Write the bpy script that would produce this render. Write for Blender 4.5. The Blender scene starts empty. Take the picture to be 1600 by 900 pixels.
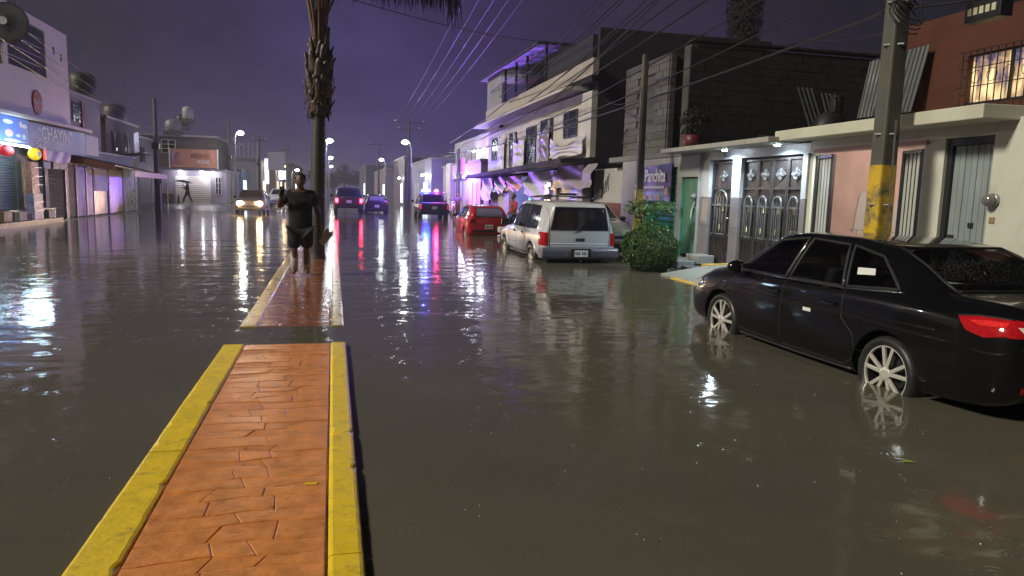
import bpy, bmesh, math, random
from mathutils import Vector, Matrix
from mathutils.bvhtree import BVHTree
random.seed(7)
R = math.radians
sc = bpy.context.scene
C = sc.collection
# ------------------------------------------------------------------ camera
cam_d = bpy.data.cameras.new("camera"); cam = bpy.data.objects.new("camera", cam_d); C.objects.link(cam)
cam_d.sensor_width = 36; cam_d.lens = 36*1130/1600; cam_d.clip_start = .05; cam_d.clip_end = 3000
cam.matrix_world = (Matrix.Translation((0, 0, 1.56)) @ Matrix.Rotation(R(-14.005), 4, 'Z')
                    @ Matrix.Rotation(R(90-7.417), 4, 'X') @ Matrix.Rotation(R(1.604), 4, 'Z'))
sc.camera = cam
# ------------------------------------------------------------------ world: overcast night sky lit by the town
SUNDIR = Vector((-.83, -.16, .58)).normalized()          # towards the light
w = bpy.data.worlds.new("World"); sc.world = w; w.use_nodes = True
nt = w.node_tree; nt.nodes.clear()
def wn(t, **k):
    n = nt.nodes.new(t)
    for a, b in k.items(): setattr(n, a, b)
    return n
out = wn('ShaderNodeOutputWorld'); bg = wn('ShaderNodeBackground'); nt.links.new(bg.outputs[0], out.inputs[0])
tc = wn('ShaderNodeTexCoord')
sky = wn('ShaderNodeTexSky', sky_type='NISHITA', sun_disc=False)
sky.sun_elevation = R(-4); sky.sun_rotation = math.atan2(SUNDIR.x, SUNDIR.y)
ns = wn('ShaderNodeTexNoise'); ns.inputs['Scale'].default_value = 3.4; ns.inputs['Detail'].default_value = 8; ns.inputs['Roughness'].default_value = .62
mp = wn('ShaderNodeMapping'); mp.inputs['Scale'].default_value = (1, 1, 2.2)
nt.links.new(tc.outputs['Generated'], mp.inputs[0]); nt.links.new(mp.outputs[0], ns.inputs[0])
dt = wn('ShaderNodeVectorMath', operation='DOT_PRODUCT'); dt.inputs[1].default_value = Vector((.087, 1, .06)).normalized()
nt.links.new(tc.outputs['Generated'], dt.inputs[0])
rp = wn('ShaderNodeValToRGB')
e = rp.color_ramp.elements
e[0].position = 0; e[0].color = (.007, .008, .010, 1)
e[1].position = 1; e[1].color = (.050, .036, .125, 1)
for p, c in ((.66, (.009, .010, .014, 1)), (.85, (.017, .015, .029, 1)), (.94, (.035, .028, .062, 1)), (.985, (.044, .032, .102, 1))):
    q = e.new(p); q.color = c
nt.links.new(dt.outputs['Value'], rp.inputs[0])
mr = wn('ShaderNodeMapRange'); mr.inputs[1].default_value = .3; mr.inputs[2].default_value = .7; mr.inputs[3].default_value = .6; mr.inputs[4].default_value = 1.3
nt.links.new(ns.outputs[0], mr.inputs[0])
mx = wn('ShaderNodeVectorMath', operation='SCALE'); nt.links.new(rp.outputs[0], mx.inputs[0])
sz_ = wn('ShaderNodeSeparateXYZ'); nt.links.new(tc.outputs['Generated'], sz_.inputs[0]); er = wn('ShaderNodeMapRange'); er.inputs[1].default_value = .0; er.inputs[2].default_value = .5; er.inputs[3].default_value = 1.12; er.inputs[4].default_value = .5; nt.links.new(sz_.outputs[2], er.inputs[0])
em = wn('ShaderNodeMath', operation='MULTIPLY'); nt.links.new(mr.outputs[0], em.inputs[0]); nt.links.new(er.outputs[0], em.inputs[1]); nt.links.new(em.outputs[0], mx.inputs['Scale'])
sk = wn('ShaderNodeVectorMath', operation='SCALE'); sk.inputs['Scale'].default_value = .05; nt.links.new(sky.outputs[0], sk.inputs[0])
ad = wn('ShaderNodeVectorMath', operation='ADD'); nt.links.new(mx.outputs[0], ad.inputs[0]); nt.links.new(sk.outputs[0], ad.inputs[1])
nt.links.new(ad.outputs[0], bg.inputs[0]); bg.inputs[1].default_value = 1.0
# ------------------------------------------------------------------ the one sun: pale town light over the roofs
sd = bpy.data.lights.new("sun", 'SUN'); sd.energy = 3.1; sd.angle = R(9); sd.color = (1, .93, .78)
so = bpy.data.objects.new("sun", sd); C.objects.link(so); so.rotation_euler = SUNDIR.to_track_quat('Z', 'Y').to_euler()
so.location = (-20, -10, 30)
vs = sc.view_settings; vs.view_transform = 'Standard'; vs.look = 'None'; vs.exposure = 0; vs.gamma = 1; vs.use_curve_mapping = False
cy = sc.cycles
cy.use_denoising = True; cy.sample_clamp_indirect = 4; cy.sample_clamp_direct = 30; cy.max_bounces = 6; cy.transparent_max_bounces = 12
cy.volume_bounces = 0; cy.caustics_reflective = False; cy.caustics_refractive = False; cy.blur_glossy = .5
# ================================================================== helpers
MATS = {}
def mat(name, col=(.5, .5, .5), rough=.5, metal=0., var=.12, scale=4., bump=0., bscale=40., dirt=0., dirtcol=(.03, .028, .025), coat=0., spec=.5, stretch=(1, 1, 1)):
    """principled surface with mottled tone, optional stains and fine relief"""
    if name in MATS: return MATS[name]
    m = bpy.data.materials.new(name); m.use_nodes = True; MATS[name] = m
    t = m.node_tree; L = t.links.new; N = t.nodes.new
    b = t.nodes['Principled BSDF']
    b.inputs['Roughness'].default_value = rough; b.inputs['Metallic'].default_value = metal
    b.inputs['Specular IOR Level'].default_value = spec; b.inputs['Coat Weight'].default_value = coat; b.inputs['Coat Roughness'].default_value = .12
    co = N('ShaderNodeNewGeometry'); mpn = N('ShaderNodeMapping'); mpn.inputs['Scale'].default_value = stretch
    L(co.outputs['Position'], mpn.inputs[0])
    n1 = N('ShaderNodeTexNoise'); n1.inputs['Scale'].default_value = scale; n1.inputs['Detail'].default_value = 6
    L(mpn.outputs[0], n1.inputs[0])
    r1 = N('ShaderNodeMapRange'); r1.inputs[1].default_value = .25; r1.inputs[2].default_value = .75; r1.inputs[3].default_value = 1-var; r1.inputs[4].default_value = 1+var
    L(n1.outputs[0], r1.inputs[0])
    s = N('ShaderNodeVectorMath'); s.operation = 'SCALE'; s.inputs[0].default_value = col; L(r1.outputs[0], s.inputs['Scale'])
    last = s.outputs[0]
    if dirt > 0:
        n2 = N('ShaderNodeTexNoise'); n2.inputs['Scale'].default_value = scale*2.3; n2.inputs['Detail'].default_value = 9; n2.inputs['Roughness'].default_value = .68
        L(mpn.outputs[0], n2.inputs[0])
        r2 = N('ShaderNodeMapRange'); r2.inputs[1].default_value = .66-.3*dirt; r2.inputs[2].default_value = .80-.22*dirt; r2.inputs[4].default_value = min(1, .35+dirt)
        L(n2.outputs[0], r2.inputs[0])
        mi = N('ShaderNodeMix'); mi.data_type = 'RGBA'; L(r2.outputs[0], mi.inputs[0]); L(last, mi.inputs[6]); mi.inputs[7].default_value = (*dirtcol, 1)
        last = mi.outputs[2]
    L(last, b.inputs['Base Color'])
    rr = N('ShaderNodeMapRange'); rr.inputs[1].default_value = .3; rr.inputs[2].default_value = .7; rr.inputs[3].default_value = max(.02, rough*.8); rr.inputs[4].default_value = min(1, rough*1.2)
    L(n1.outputs[0], rr.inputs[0]); L(rr.outputs[0], b.inputs['Roughness'])
    if bump > 0:
        n3 = N('ShaderNodeTexNoise'); n3.inputs['Scale'].default_value = bscale; n3.inputs['Detail'].default_value = 5; L(mpn.outputs[0], n3.inputs[0])
        bp = N('ShaderNodeBump'); bp.inputs['Strength'].default_value = 1; bp.inputs['Distance'].default_value = bump; L(n3.outputs[0], bp.inputs['Height']); L(bp.outputs[0], b.inputs['Normal']); L(bp.outputs[0], b.inputs['Coat Normal'])
    return m
def glow(name, col, strength):
    if name in MATS: return MATS[name]
    m = bpy.data.materials.new(name); m.use_nodes = True; MATS[name] = m
    b = m.node_tree.nodes['Principled BSDF']; b.inputs['Base Color'].default_value = (*[min(.8, c) for c in col], 1)
    b.inputs['Emission Color'].default_value = (*col, 1); b.inputs['Emission Strength'].default_value = strength
    return m
def basis(d):
    d = Vector(d).normalized(); u = Vector((0, 0, 1)) if abs(d.z) < .95 else Vector((1, 0, 0))
    a = d.cross(u).normalized(); return a, a.cross(d).normalized(), d
def rootof(o):
    while o.parent: o = o.parent
    return o
class MB:
    def __init__(s): s.v = []; s.f = []
    def add(s, vs_, fs):
        k = len(s.v); s.v += [tuple(x) for x in vs_]; s.f += [tuple(i+k for i in f) for f in fs]; return s
    def box(s, x0, x1, y0, y1, z0, z1):
        return s.add([(x0, y0, z0), (x1, y0, z0), (x1, y1, z0), (x0, y1, z0), (x0, y0, z1), (x1, y0, z1), (x1, y1, z1), (x0, y1, z1)],
                     [(0, 3, 2, 1), (4, 5, 6, 7), (0, 1, 5, 4), (1, 2, 6, 5), (2, 3, 7, 6), (3, 0, 4, 7)])
    def obox(s, c, sz, rot=Matrix.Identity(3)):
        k = len(s.v); s.box(-sz[0]/2, sz[0]/2, -sz[1]/2, sz[1]/2, -sz[2]/2, sz[2]/2)
        for i in range(k, k+8): s.v[i] = tuple(rot @ Vector(s.v[i]) + Vector(c))
        return s
    def bar(s, a, b, w, h=None):
        a, b = Vector(a), Vector(b); h = h or w; x, y, d = basis(b-a); l = (b-a).length
        M3 = Matrix((x, y, d)).transposed(); return s.obox((a+b)/2, (w, h, l), M3)
    def tube(s, pts, r, n=8, cap=True):
        P = [Vector(p) for p in pts]; rs = r if isinstance(r, (list, tuple)) else [r]*len(P); k = len(s.v); px = None
        for i, p in enumerate(P):
            d = (P[min(i+1, len(P)-1)]-P[max(i-1, 0)])
            x, y, d = basis(d)
            if px is not None:
                x = (px - d*px.dot(d)); x = x.normalized() if x.length > 1e-5 else basis(d)[0]; y = x.cross(d)
            px = x
            for j in range(n):
                a = 2*math.pi*j/n; s.v.append(tuple(p+(x*math.cos(a)+y*math.sin(a))*rs[i]))
        for i in range(len(P)-1):
            for j in range(n):
                a, b = k+i*n+j, k+i*n+(j+1) % n; s.f.append((a, b, b+n, a+n))
        if cap:
            s.f.append(tuple(k+j for j in reversed(range(n)))); e_ = k+(len(P)-1)*n; s.f.append(tuple(e_+j for j in range(n)))
        return s
    def lathe(s, prof, c=(0, 0, 0), n=24, axis='z', cap=True):
        k = len(s.v); c = Vector(c)
        for r_, h in prof:
            for j in range(n):
                a = 2*math.pi*j/n; p = (r_*math.cos(a), r_*math.sin(a), h)
                if axis == 'x': p = (p[2], p[0], p[1])
                elif axis == 'y': p = (p[1], p[2], p[0])
                s.v.append(tuple(c+Vector(p)))
        m_ = len(prof)
        for i in range(m_-1):
            for j in range(n):
                a, b = k+i*n+j, k+i*n+(j+1) % n; s.f.append((a, b, b+n, a+n))
        if cap:
            s.f.append(tuple(k+j for j in reversed(range(n)))); s.f.append(tuple(k+(m_-1)*n+j for j in range(n)))
        return s
    def sphere(s, c, r, nu=14, nv=8):
        r = r if isinstance(r, (tuple, list)) else (r, r, r); k = len(s.v)
        for i in range(nv+1):
            t = math.pi*i/nv
            for j in range(nu):
                a = 2*math.pi*j/nu; s.v.append((c[0]+r[0]*math.sin(t)*math.cos(a), c[1]+r[1]*math.sin(t)*math.sin(a), c[2]+r[2]*math.cos(t)))
        for i in range(nv):
            for j in range(nu):
                a, b = k+i*nu+j, k+i*nu+(j+1) % nu; s.f.append((a, a+nu, b+nu, b))
        return s
    def prism(s, pts, axis, a, b):
        """polygon (2-D) pushed along an axis from a to b"""
        n = len(pts); k = len(s.v)
        for t in (a, b):
            for (p, q) in pts: s.v.append({'x': (t, p, q), 'y': (p, t, q), 'z': (p, q, t)}[axis])
        s.f.append(tuple(k+i for i in range(n))); s.f.append(tuple(k+n+i for i in reversed(range(n))))
        for i in range(n): s.f.append((k+i, k+n+i, k+n+(i+1) % n, k+(i+1) % n))
        return s
    def grid(s, fn, nu, nv):
        k = len(s.v)
        for i in range(nu+1):
            for j in range(nv+1): s.v.append(tuple(fn(i/nu, j/nv)))
        for i in range(nu):
            for j in range(nv):
                a = k+i*(nv+1)+j; s.f.append((a, a+nv+1, a+nv+2, a+1))
        return s
    def mesh(s, name, smooth=False, off=Vector((0, 0, 0))):
        me = bpy.data.meshes.new(name); me.from_pydata([tuple(Vector(v)-off) for v in s.v], [], s.f)
        bm = bmesh.new(); bm.from_mesh(me); bmesh.ops.recalc_face_normals(bm, faces=bm.faces); bm.to_mesh(me); bm.free()
        if smooth:
            me.polygons.foreach_set('use_smooth', [True]*len(me.polygons))
        me.update(); return me
    def build(s, name, m, parent=None, smooth=False, bevel=0., label=None, auto=False):
        off = rootof(parent).location.copy() if parent else Vector((0, 0, 0))
        me = s.mesh(name, smooth, off)
        return link(name, me, m, parent, bevel, label, auto)
def link(name, me, m, parent=None, bevel=0., label=None, auto=False):
    o = bpy.data.objects.new(name, me); C.objects.link(o)
    if m and not me.materials: me.materials.append(m)
    if parent: o.parent = parent
    if bevel:
        b = o.modifiers.new('edge', 'BEVEL'); b.width = bevel; b.segments = 2; b.limit_method = 'ANGLE'
    if auto:
        try: me.set_sharp_from_angle(angle=R(35))
        except Exception: pass
    if label: o['label'] = label
    return o
def tag(o, label, cat, group=None):
    o['label'] = label; o['category'] = cat
    if group: o['group'] = group
    return o
def thing(name, label, cat, loc=(0, 0, 0), rz=0, group=None):
    o = bpy.data.objects.new(name, None); C.objects.link(o); o.empty_display_size = .2
    o.location = loc; o.rotation_euler = (0, 0, rz); return tag(o, label, cat, group)
def struct(o): o['kind'] = 'structure'; return o
def stuff(o): o['kind'] = 'stuff'; return o
def light(name, loc, col, power, parent=None, size=.06, kind='POINT', rot=None, spot=120, blend=.6):
    d = bpy.data.lights.new(name, kind); d.energy = power; d.color = col
    if kind in ('POINT', 'SPOT'): d.shadow_soft_size = size
    if kind == 'SPOT': d.spot_size = R(spot); d.spot_blend = blend
    o = bpy.data.objects.new(name, d); C.objects.link(o); o.location = loc
    if rot: o.rotation_euler = rot
    if parent:
        o.parent = parent; o.location = Vector(loc)-rootof(parent).location
    return o
def bake(o):
    """apply an object's modifiers"""
    dg = bpy.context.evaluated_depsgraph_get(); dg.update()
    me = bpy.data.meshes.new_from_object(o.evaluated_get(dg)); o.modifiers.clear(); o.data = me; return o
def text(body, size, m, parent, loc, rot, name='lettering', bold=.0, extr=.004, sx=1., align='CENTER'):
    cu = bpy.data.curves.new('t', 'FONT'); cu.body = body; cu.size = size; cu.extrude = extr; cu.offset = bold; cu.align_x = align; cu.align_y = 'CENTER'; cu.resolution_u = 3
    o = bpy.data.objects.new('t', cu); C.objects.link(o); dg = bpy.context.evaluated_depsgraph_get(); dg.update()
    me = bpy.data.meshes.new_from_object(o.evaluated_get(dg)); bpy.data.objects.remove(o); me.name = name; me.materials.clear()
    p = link(name, me, m, parent); p.location = Vector(loc)-(rootof(parent).location if parent else Vector((0, 0, 0))); p.rotation_euler = rot; p.scale = (sx, 1, 1); return p
ROT_R = (R(90), 0, R(-90))      # lettering on a wall that faces -X (right side of the street)
ROT_L = (R(90), 0, R(90))       # lettering on a wall that faces +X
ROT_C = (R(90), 0, 0)           # lettering that faces -Y
# common materials
m_black = mat('black_rubber', (.012, .012, .012), .6)
m_darkmetal = mat('dark_metal', (.03, .03, .032), .4, .3)
m_iron = mat('painted_iron_black', (.018, .018, .02), .35)
m_steel = mat('galvanised_steel', (.42, .43, .44), .33, .85, .1, 3)
m_chrome = mat('chrome', (.7, .7, .72), .12, 1., .03)
m_white = mat('white_plastic', (.72, .72, .70), .4)
m_cream = mat('cream_plaster', (.57, .57, .48), .6, 0, .13, 1.2, .002, 60, .42, (.40, .38, .29), stretch=(1, 1, .45))
m_whitewall = mat('white_plaster', (.52, .49, .45), .62, 0, .14, .8, .002, 50, .42, (.34, .31, .28), stretch=(1, 1, .4))
m_concrete = mat('concrete', (.27, .265, .25), .6, 0, .18, 2, .003, 45, .2, (.10, .10, .09))
m_block = mat('grey_concrete_block', (.10, .096, .092), .75, 0, .25, 3, .004, 60)
m_mortar = mat('mortar', (.07, .068, .065), .85)
m_glassdark = mat('dark_window_glass', (.012, .013, .018), .08, 0, .05)
m_cable = mat('cable_sheath', (.02, .02, .022), .45)
m_skin = mat('skin', (.13, .068, .042), .55)
m_tarp_pale = mat('pale_tarpaulin', (.42, .42, .42), .5, 0, .15, 3, .003, 20)
# ================================================================== ground and water
m_road = mat('wet_asphalt', (.05, .05, .052), .35, 0, .3, 1.5, .006, 80)
struct(MB().box(-60, 60, -40, 420, -.6, -.30).build('road', m_road))
wm = bpy.data.materials.new('flood_water'); wm.use_nodes = True; MATS['water'] = wm
t = wm.node_tree; N = t.nodes.new; Lk = t.links.new; b = t.nodes['Principled BSDF']
b.inputs['Roughness'].default_value = .07; b.inputs['IOR'].default_value = 1.33
geo = N('ShaderNodeNewGeometry')
nz = N('ShaderNodeTexNoise'); nz.inputs['Scale'].default_value = .5; nz.inputs['Detail'].default_value = 4; Lk(geo.outputs['Position'], nz.inputs[0])
cr = N('ShaderNodeValToRGB'); cr.color_ramp.elements[0].position = .3; cr.color_ramp.elements[0].color = (.098, .089, .066, 1)
cr.color_ramp.elements[1].position = .7; cr.color_ramp.elements[1].color = (.124, .113, .084, 1); Lk(nz.outputs[0], cr.inputs[0]); Lk(cr.outputs[0], b.inputs['Base Color'])
def noise_h(scale, amp, detail=2, stretch=(1, 1, 1), dist=0.):
    mp_ = N('ShaderNodeMapping'); mp_.inputs['Scale'].default_value = stretch; Lk(geo.outputs['Position'], mp_.inputs[0])
    n_ = N('ShaderNodeTexNoise'); n_.inputs['Scale'].default_value = scale; n_.inputs['Detail'].default_value = detail; n_.inputs['Distortion'].default_value = dist
    Lk(mp_.outputs[0], n_.inputs[0]); m_ = N('ShaderNodeMath'); m_.operation = 'MULTIPLY'; m_.inputs[1].default_value = amp; Lk(n_.outputs[0], m_.inputs[0]); return m_.outputs[0]
def rings(scale, amp, keep, R0=.45, fr=55, seed=0.):
    mp_ = N('ShaderNodeMapping'); mp_.inputs['Location'].default_value = (seed, seed*1.7, 0); Lk(geo.outputs['Position'], mp_.inputs[0])
    v_ = N('ShaderNodeTexVoronoi'); v_.voronoi_dimensions = '2D'; v_.inputs['Scale'].default_value = scale; Lk(mp_.outputs[0], v_.inputs['Vector'])
    s_ = N('ShaderNodeMath'); s_.operation = 'MULTIPLY'; s_.inputs[1].default_value = fr; Lk(v_.outputs['Distance'], s_.inputs[0])
    sn = N('ShaderNodeMath'); sn.operation = 'SINE'; Lk(s_.outputs[0], sn.inputs[0])
    fo = N('ShaderNodeMapRange'); fo.inputs[1].default_value = 0; fo.inputs[2].default_value = R0; fo.inputs[3].default_value = amp; fo.inputs[4].default_value = 0; Lk(v_.outputs['Distance'], fo.inputs[0])
    sp = N('ShaderNodeSeparateColor'); Lk(v_.outputs['Color'], sp.inputs[0])
    gt = N('ShaderNodeMath'); gt.operation = 'GREATER_THAN'; gt.inputs[1].default_value = 1-keep; Lk(sp.outputs[0], gt.inputs[0])
    a_ = N('ShaderNodeMath'); a_.operation = 'MULTIPLY'; Lk(sn.outputs[0], a_.inputs[0]); Lk(fo.outputs[0], a_.inputs[1])
    b_ = N('ShaderNodeMath'); b_.operation = 'MULTIPLY'; Lk(a_.outputs[0], b_.inputs[0]); Lk(gt.outputs[0], b_.inputs[1]); return b_.outputs[0]
ruf = noise_h(.22, 1.0, 2)                 # calm and ruffled patches
rm_ = N('ShaderNodeMapRange'); rm_.inputs[1].default_value = .40; rm_.inputs[2].default_value = .62; rm_.inputs[3].default_value = .22; rm_.inputs[4].default_value = 1.25; Lk(ruf, rm_.inputs[0])
sy_ = N('ShaderNodeSeparateXYZ'); Lk(geo.outputs['Position'], sy_.inputs[0])      # water lies calmer at the near end of the street
ry_ = N('ShaderNodeMapRange'); ry_.inputs[1].default_value = 4; ry_.inputs[2].default_value = 16; ry_.inputs[3].default_value = .45; ry_.inputs[4].default_value = 1.1; Lk(sy_.outputs[1], ry_.inputs[0])
calm = N('ShaderNodeMath'); calm.operation = 'MULTIPLY'; Lk(rm_.outputs[0], calm.inputs[0]); Lk(ry_.outputs[0], calm.inputs[1])
def ruffled(h_):
    m_ = N('ShaderNodeMath'); m_.operation = 'MULTIPLY'; Lk(h_, m_.inputs[0]); Lk(calm.outputs[0], m_.inputs[1]); return m_.outputs[0]
hs = [noise_h(1.3, .014, 2, (.6, 1, 1), .5), ruffled(noise_h(6.5, .0028, 3, (.55, 1.1, 1), .4)), ruffled(noise_h(22, .0009, 2, (.8, 1, 1))), rings(3.2, .0005, .4), rings(4.6, .0004, .4, .4, 50, 3.1)]
acc = hs[0]
for h in hs[1:]:
    a_ = N('ShaderNodeMath'); a_.operation = 'ADD'; Lk(acc, a_.inputs[0]); Lk(h, a_.inputs[1]); acc = a_.outputs[0]
bp = N('ShaderNodeBump'); bp.inputs['Strength'].default_value = 1; bp.inputs['Distance'].default_value = 1.0; Lk(acc, bp.inputs['Height']); Lk(bp.outputs[0], b.inputs['Normal'])
wb = MB(); wb.grid(lambda u, v: (-60+120*u, -40+460*v, 0), 12, 46)
struct(wb.build('flood_water', wm))
# pavements
m_pave = mat('wet_pavement', (.20, .195, .18), .35, 0, .2, 1.2, .004, 30, .2, (.08, .075, .06))
struct(MB().box(7.25, 8.38, -10, 13.9, -.3, .10).box(7.6, 8.38, 13.9, 17.0, -.3, .07).box(7.6, 8.28, 17.0, 20.2, -.3, .05).build('pavement', m_pave, bevel=.02))
def left_ground(u, v):
    y = 44+v*160; x = -14+13*u
    z = -.12+.32*min(1, max(0, (y-46)/8))*min(1, max(.0, (1-u)*2.2)) + .006*math.sin(x*9+y*3)
    return (x, y, z)
struct(MB().grid(left_ground, 26, 80).build('side_road', mat('wet_road_surface', (.07, .066, .066), .22, 0, .25, .8, .01, 9), smooth=True))
# driveway ramp with yellow kerb in front of the gates
rt = thing('driveway_ramp', 'grey concrete driveway ramp with yellow painted edges before the iron gates', 'ramp', (7.4, 13, 0))
MB().prism([(6.5, -.1), (8.37, -.1), (8.37, .22), (7.5, .19), (6.5, .03)], 'y', 11.5, 13.55).build('slab', mat('ramp_concrete', (.30, .31, .29), .3, 0, .15, 2, .003, 30), rt, bevel=.01)
m_oldyellow = mat('worn_yellow_paint', (.55, .36, .06), .4, 0, .2, 5, 0, 40, .25, (.25, .22, .17))
MB().prism([(6.36, -.1), (6.5, -.1), (6.5, .03), (6.40, .015)], 'y', 11.5, 12.9).build('kerb', m_oldyellow, rt)
MB().prism([(7.55, -.1), (8.37, -.1), (8.37, .228), (7.55, .21)], 'y', 13.55, 13.8).build('kerb', m_oldyellow, rt)
st = thing('doorstep', 'small worn concrete step below the narrow iron gate', 'step', (8.1, 14.9, 0))
MB().box(7.95, 8.38, 14.75, 15.3, .1, .30).build('tread', m_concrete, st, bevel=.02)
MB().box(7.5, 7.93, 14.8, 15.7, .0, .17).build('landing', m_concrete, st, bevel=.02)
# ================================================================== median
m_kerb = mat('yellow_kerb_paint', (.86, .60, .004), .5, 0, .13, 7, .003, 26, .42, (.36, .25, .04), coat=.12)
m_stone = mat('stamped_orange_concrete', (.72, .265, .065), .34, 0, .26, 11, .003, 48, .36, (.42, .135, .04), coat=.18)
m_wetstone = mat('awash_orange_concrete', (.34, .12, .05), .25, 0, .2, 5, .002, 18, .14, (.2, .07, .03), coat=1.)
m_wetkerb = mat('awash_yellow_kerb', (.62, .45, .03), .3, 0, .15, 7, .0015, 20, .3, (.28, .22, .08), coat=1.)
m_grout = mat('orange_grout', (.40, .145, .05), .4, 0, .2, 8, .003, 40)
m_dirtgap = mat('dark_joint', (.02, .018, .015), .6)
XL0, XL1, XR0, XR1 = -1.04, -.835, -.028, .122
def kerb_piece(x0, x1, y0, y1, z, seed):
    """kerb length with rounded arrises and a chipped, uneven edge"""
    rr_ = random.Random(seed); n = max(3, int((y1-y0)/.06)); mb = MB(); k = 0
    prof = lambda j0, j1: [(x0, -.3), (x0, z-.018), (x0+.006+j0, z-.005), (x0+.02+j0, z), (x1-.02-j1, z), (x1-.006-j1, z-.005), (x1, z-.018), (x1, -.3)]
    P = []
    for i in range(n+1):
        y = y0+(y1-y0)*i/n; c0 = rr_.random(); c1 = rr_.random()
        j0 = .004*rr_.random()+(.018 if c0 > .95 else 0); j1 = .004*rr_.random()+(.016 if c1 > .95 else 0)
        dz = .0022*math.sin(y*2.1+seed)+.0012*rr_.random()
        P.append([(a, y, b_+dz) for a, b_ in prof(j0, j1)])
    m_ = len(P[0])
    for ring in P: mb.v += ring
    for i in range(n):
        for j in range(m_-1): a = i*m_+j; mb.f.append((a, a+1, a+m_+1, a+m_))
    mb.f.append(tuple(range(m_))); mb.f.append(tuple(n*m_+j for j in reversed(range(m_))))
    return mb
med = thing('median_strip', 'orange stamped stone median with yellow painted kerbs, dry and near', 'median', (-.45, 3, 0))
MB().box(XL1+.004, XR0-.004, -1.5, 7.30, -.3, .027).build('base_slab', m_grout, med)
for k, (a, c) in enumerate(((-1.5, 1.6), (1.606, 4.35), (4.356, 7.32))): kerb_piece(XL0, XL1, a, c, .038, k+1).build('kerb', m_kerb, med)
for k, (a, c) in enumerate(((-1.5, 2.95), (2.956, 5.2), (5.206, 7.32))): kerb_piece(XR0, XR1, a, c, .038, k+11).build('kerb', m_kerb, med)
def stones(y0, y1, x0, x1, z, rnd, hrow=(.11, .19)):
    """rows of long irregular stones; returns polygons"""
    rows = [y0]
    while rows[-1] < y1-.16: rows.append(rows[-1]+rnd.uniform(*hrow))
    rows.append(y1); ph = [(rnd.uniform(0, 6), rnd.uniform(0, 6)) for _ in rows]
    W = lambda i, x: rows[i]+(0 if i in (0, len(rows)-1) else .014*math.sin(x*5.5+ph[i][0])+.008*math.sin(x*13+ph[i][1])+.004*math.sin(x*31+ph[i][0]))
    out_ = []
    for i in range(len(rows)-1):
        n = rnd.choice((2, 2, 3, 3, 3)); cuts = [x0]+[x0+(x1-x0)*(j+rnd.uniform(-.22, .22))/n for j in range(1, n)]+[x1]
        sk_ = [0]+[rnd.uniform(-.028, .028) for _ in range(n-1)]+[0]
        for j in range(n):
            a0, a1 = cuts[j], cuts[j+1]; s0, s1 = sk_[j], sk_[j+1]; m_ = 6; pts = []
            for q in range(m_+1):
                x = a0-s0+(a1-s1-a0+s0)*q/m_; pts.append((x, W(i, x)))
            for q in range(m_+1):
                x = a1+s1+(a0+s0-a1-s1)*q/m_; pts.append((x, W(i+1, x)))
            out_.append(pts)
    return out_
def stone_mb(mb, pts, z, rnd):
    cx = sum(p[0] for p in pts)/len(pts); cy_ = sum(p[1] for p in pts)/len(pts); n = len(pts); k = len(mb.v)
    tx, ty = rnd.uniform(-.008, .008), rnd.uniform(-.010, .010); hz = rnd.uniform(-.0015, .002)
    for d, dz in ((.001, -.008), (.003, -.0022), (.006, -.0004), (.018, .0)):
        for (x, y) in pts:
            vx, vy = x-cx, y-cy_; l = math.hypot(vx, vy)+1e-6; ex = min(d, abs(vx)*.9)*(1 if vx > 0 else -1)*min(1, abs(vx)/.05); ey = min(d, abs(vy)*.7)*(1 if vy > 0 else -1)
            mb.v.append((x-ex, y-ey, z+dz+hz+tx*vx+ty*vy))
    for r_ in range(3):
        for i in range(n): a, b_ = k+r_*n+i, k+r_*n+(i+1) % n; mb.f.append((a, b_, b_+n, a+n))
    mb.f.append(tuple(k+3*n+i for i in range(n)))
rn = random.Random(3)
for pts in stones(.9, 7.31, XL1+.006, XR0-.008, .05, rn, (.10, .17)):
    mb = MB(); stone_mb(mb, pts, .0325, rn); mb.build('stone', m_stone, med)
MB().box(-.145, -.085, 3.72, 3.745, .035, .0395).build('paint_spot', m_kerb, med)
far = thing('median_strip', 'second length of orange median with yellow kerbs, half awash, carrying the palm', 'median', (-.45, 12, 0))
MB().box(XL1+.004, XR0-.004, 8.42, 62, -.3, -.004).build('base_slab', m_grout, far)
for k, (a, c) in enumerate(((8.4, 12), (12.006, 16.5), (16.506, 24), (24.006, 62))):
    kerb_piece(XL0+.02, XL1, a, c, .014, k+21).build('kerb', m_wetkerb, far); kerb_piece(XR0, XR1, a, c, .014, k+31).build('kerb', m_wetkerb, far)
mb = MB()
for pts in stones(8.44, 20, XL1+.006, XR0-.008, .02, rn, (.13, .2)): stone_mb(mb, pts, .004, rn)
stuff(mb.build('paving', m_wetstone, far, smooth=True))
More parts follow.
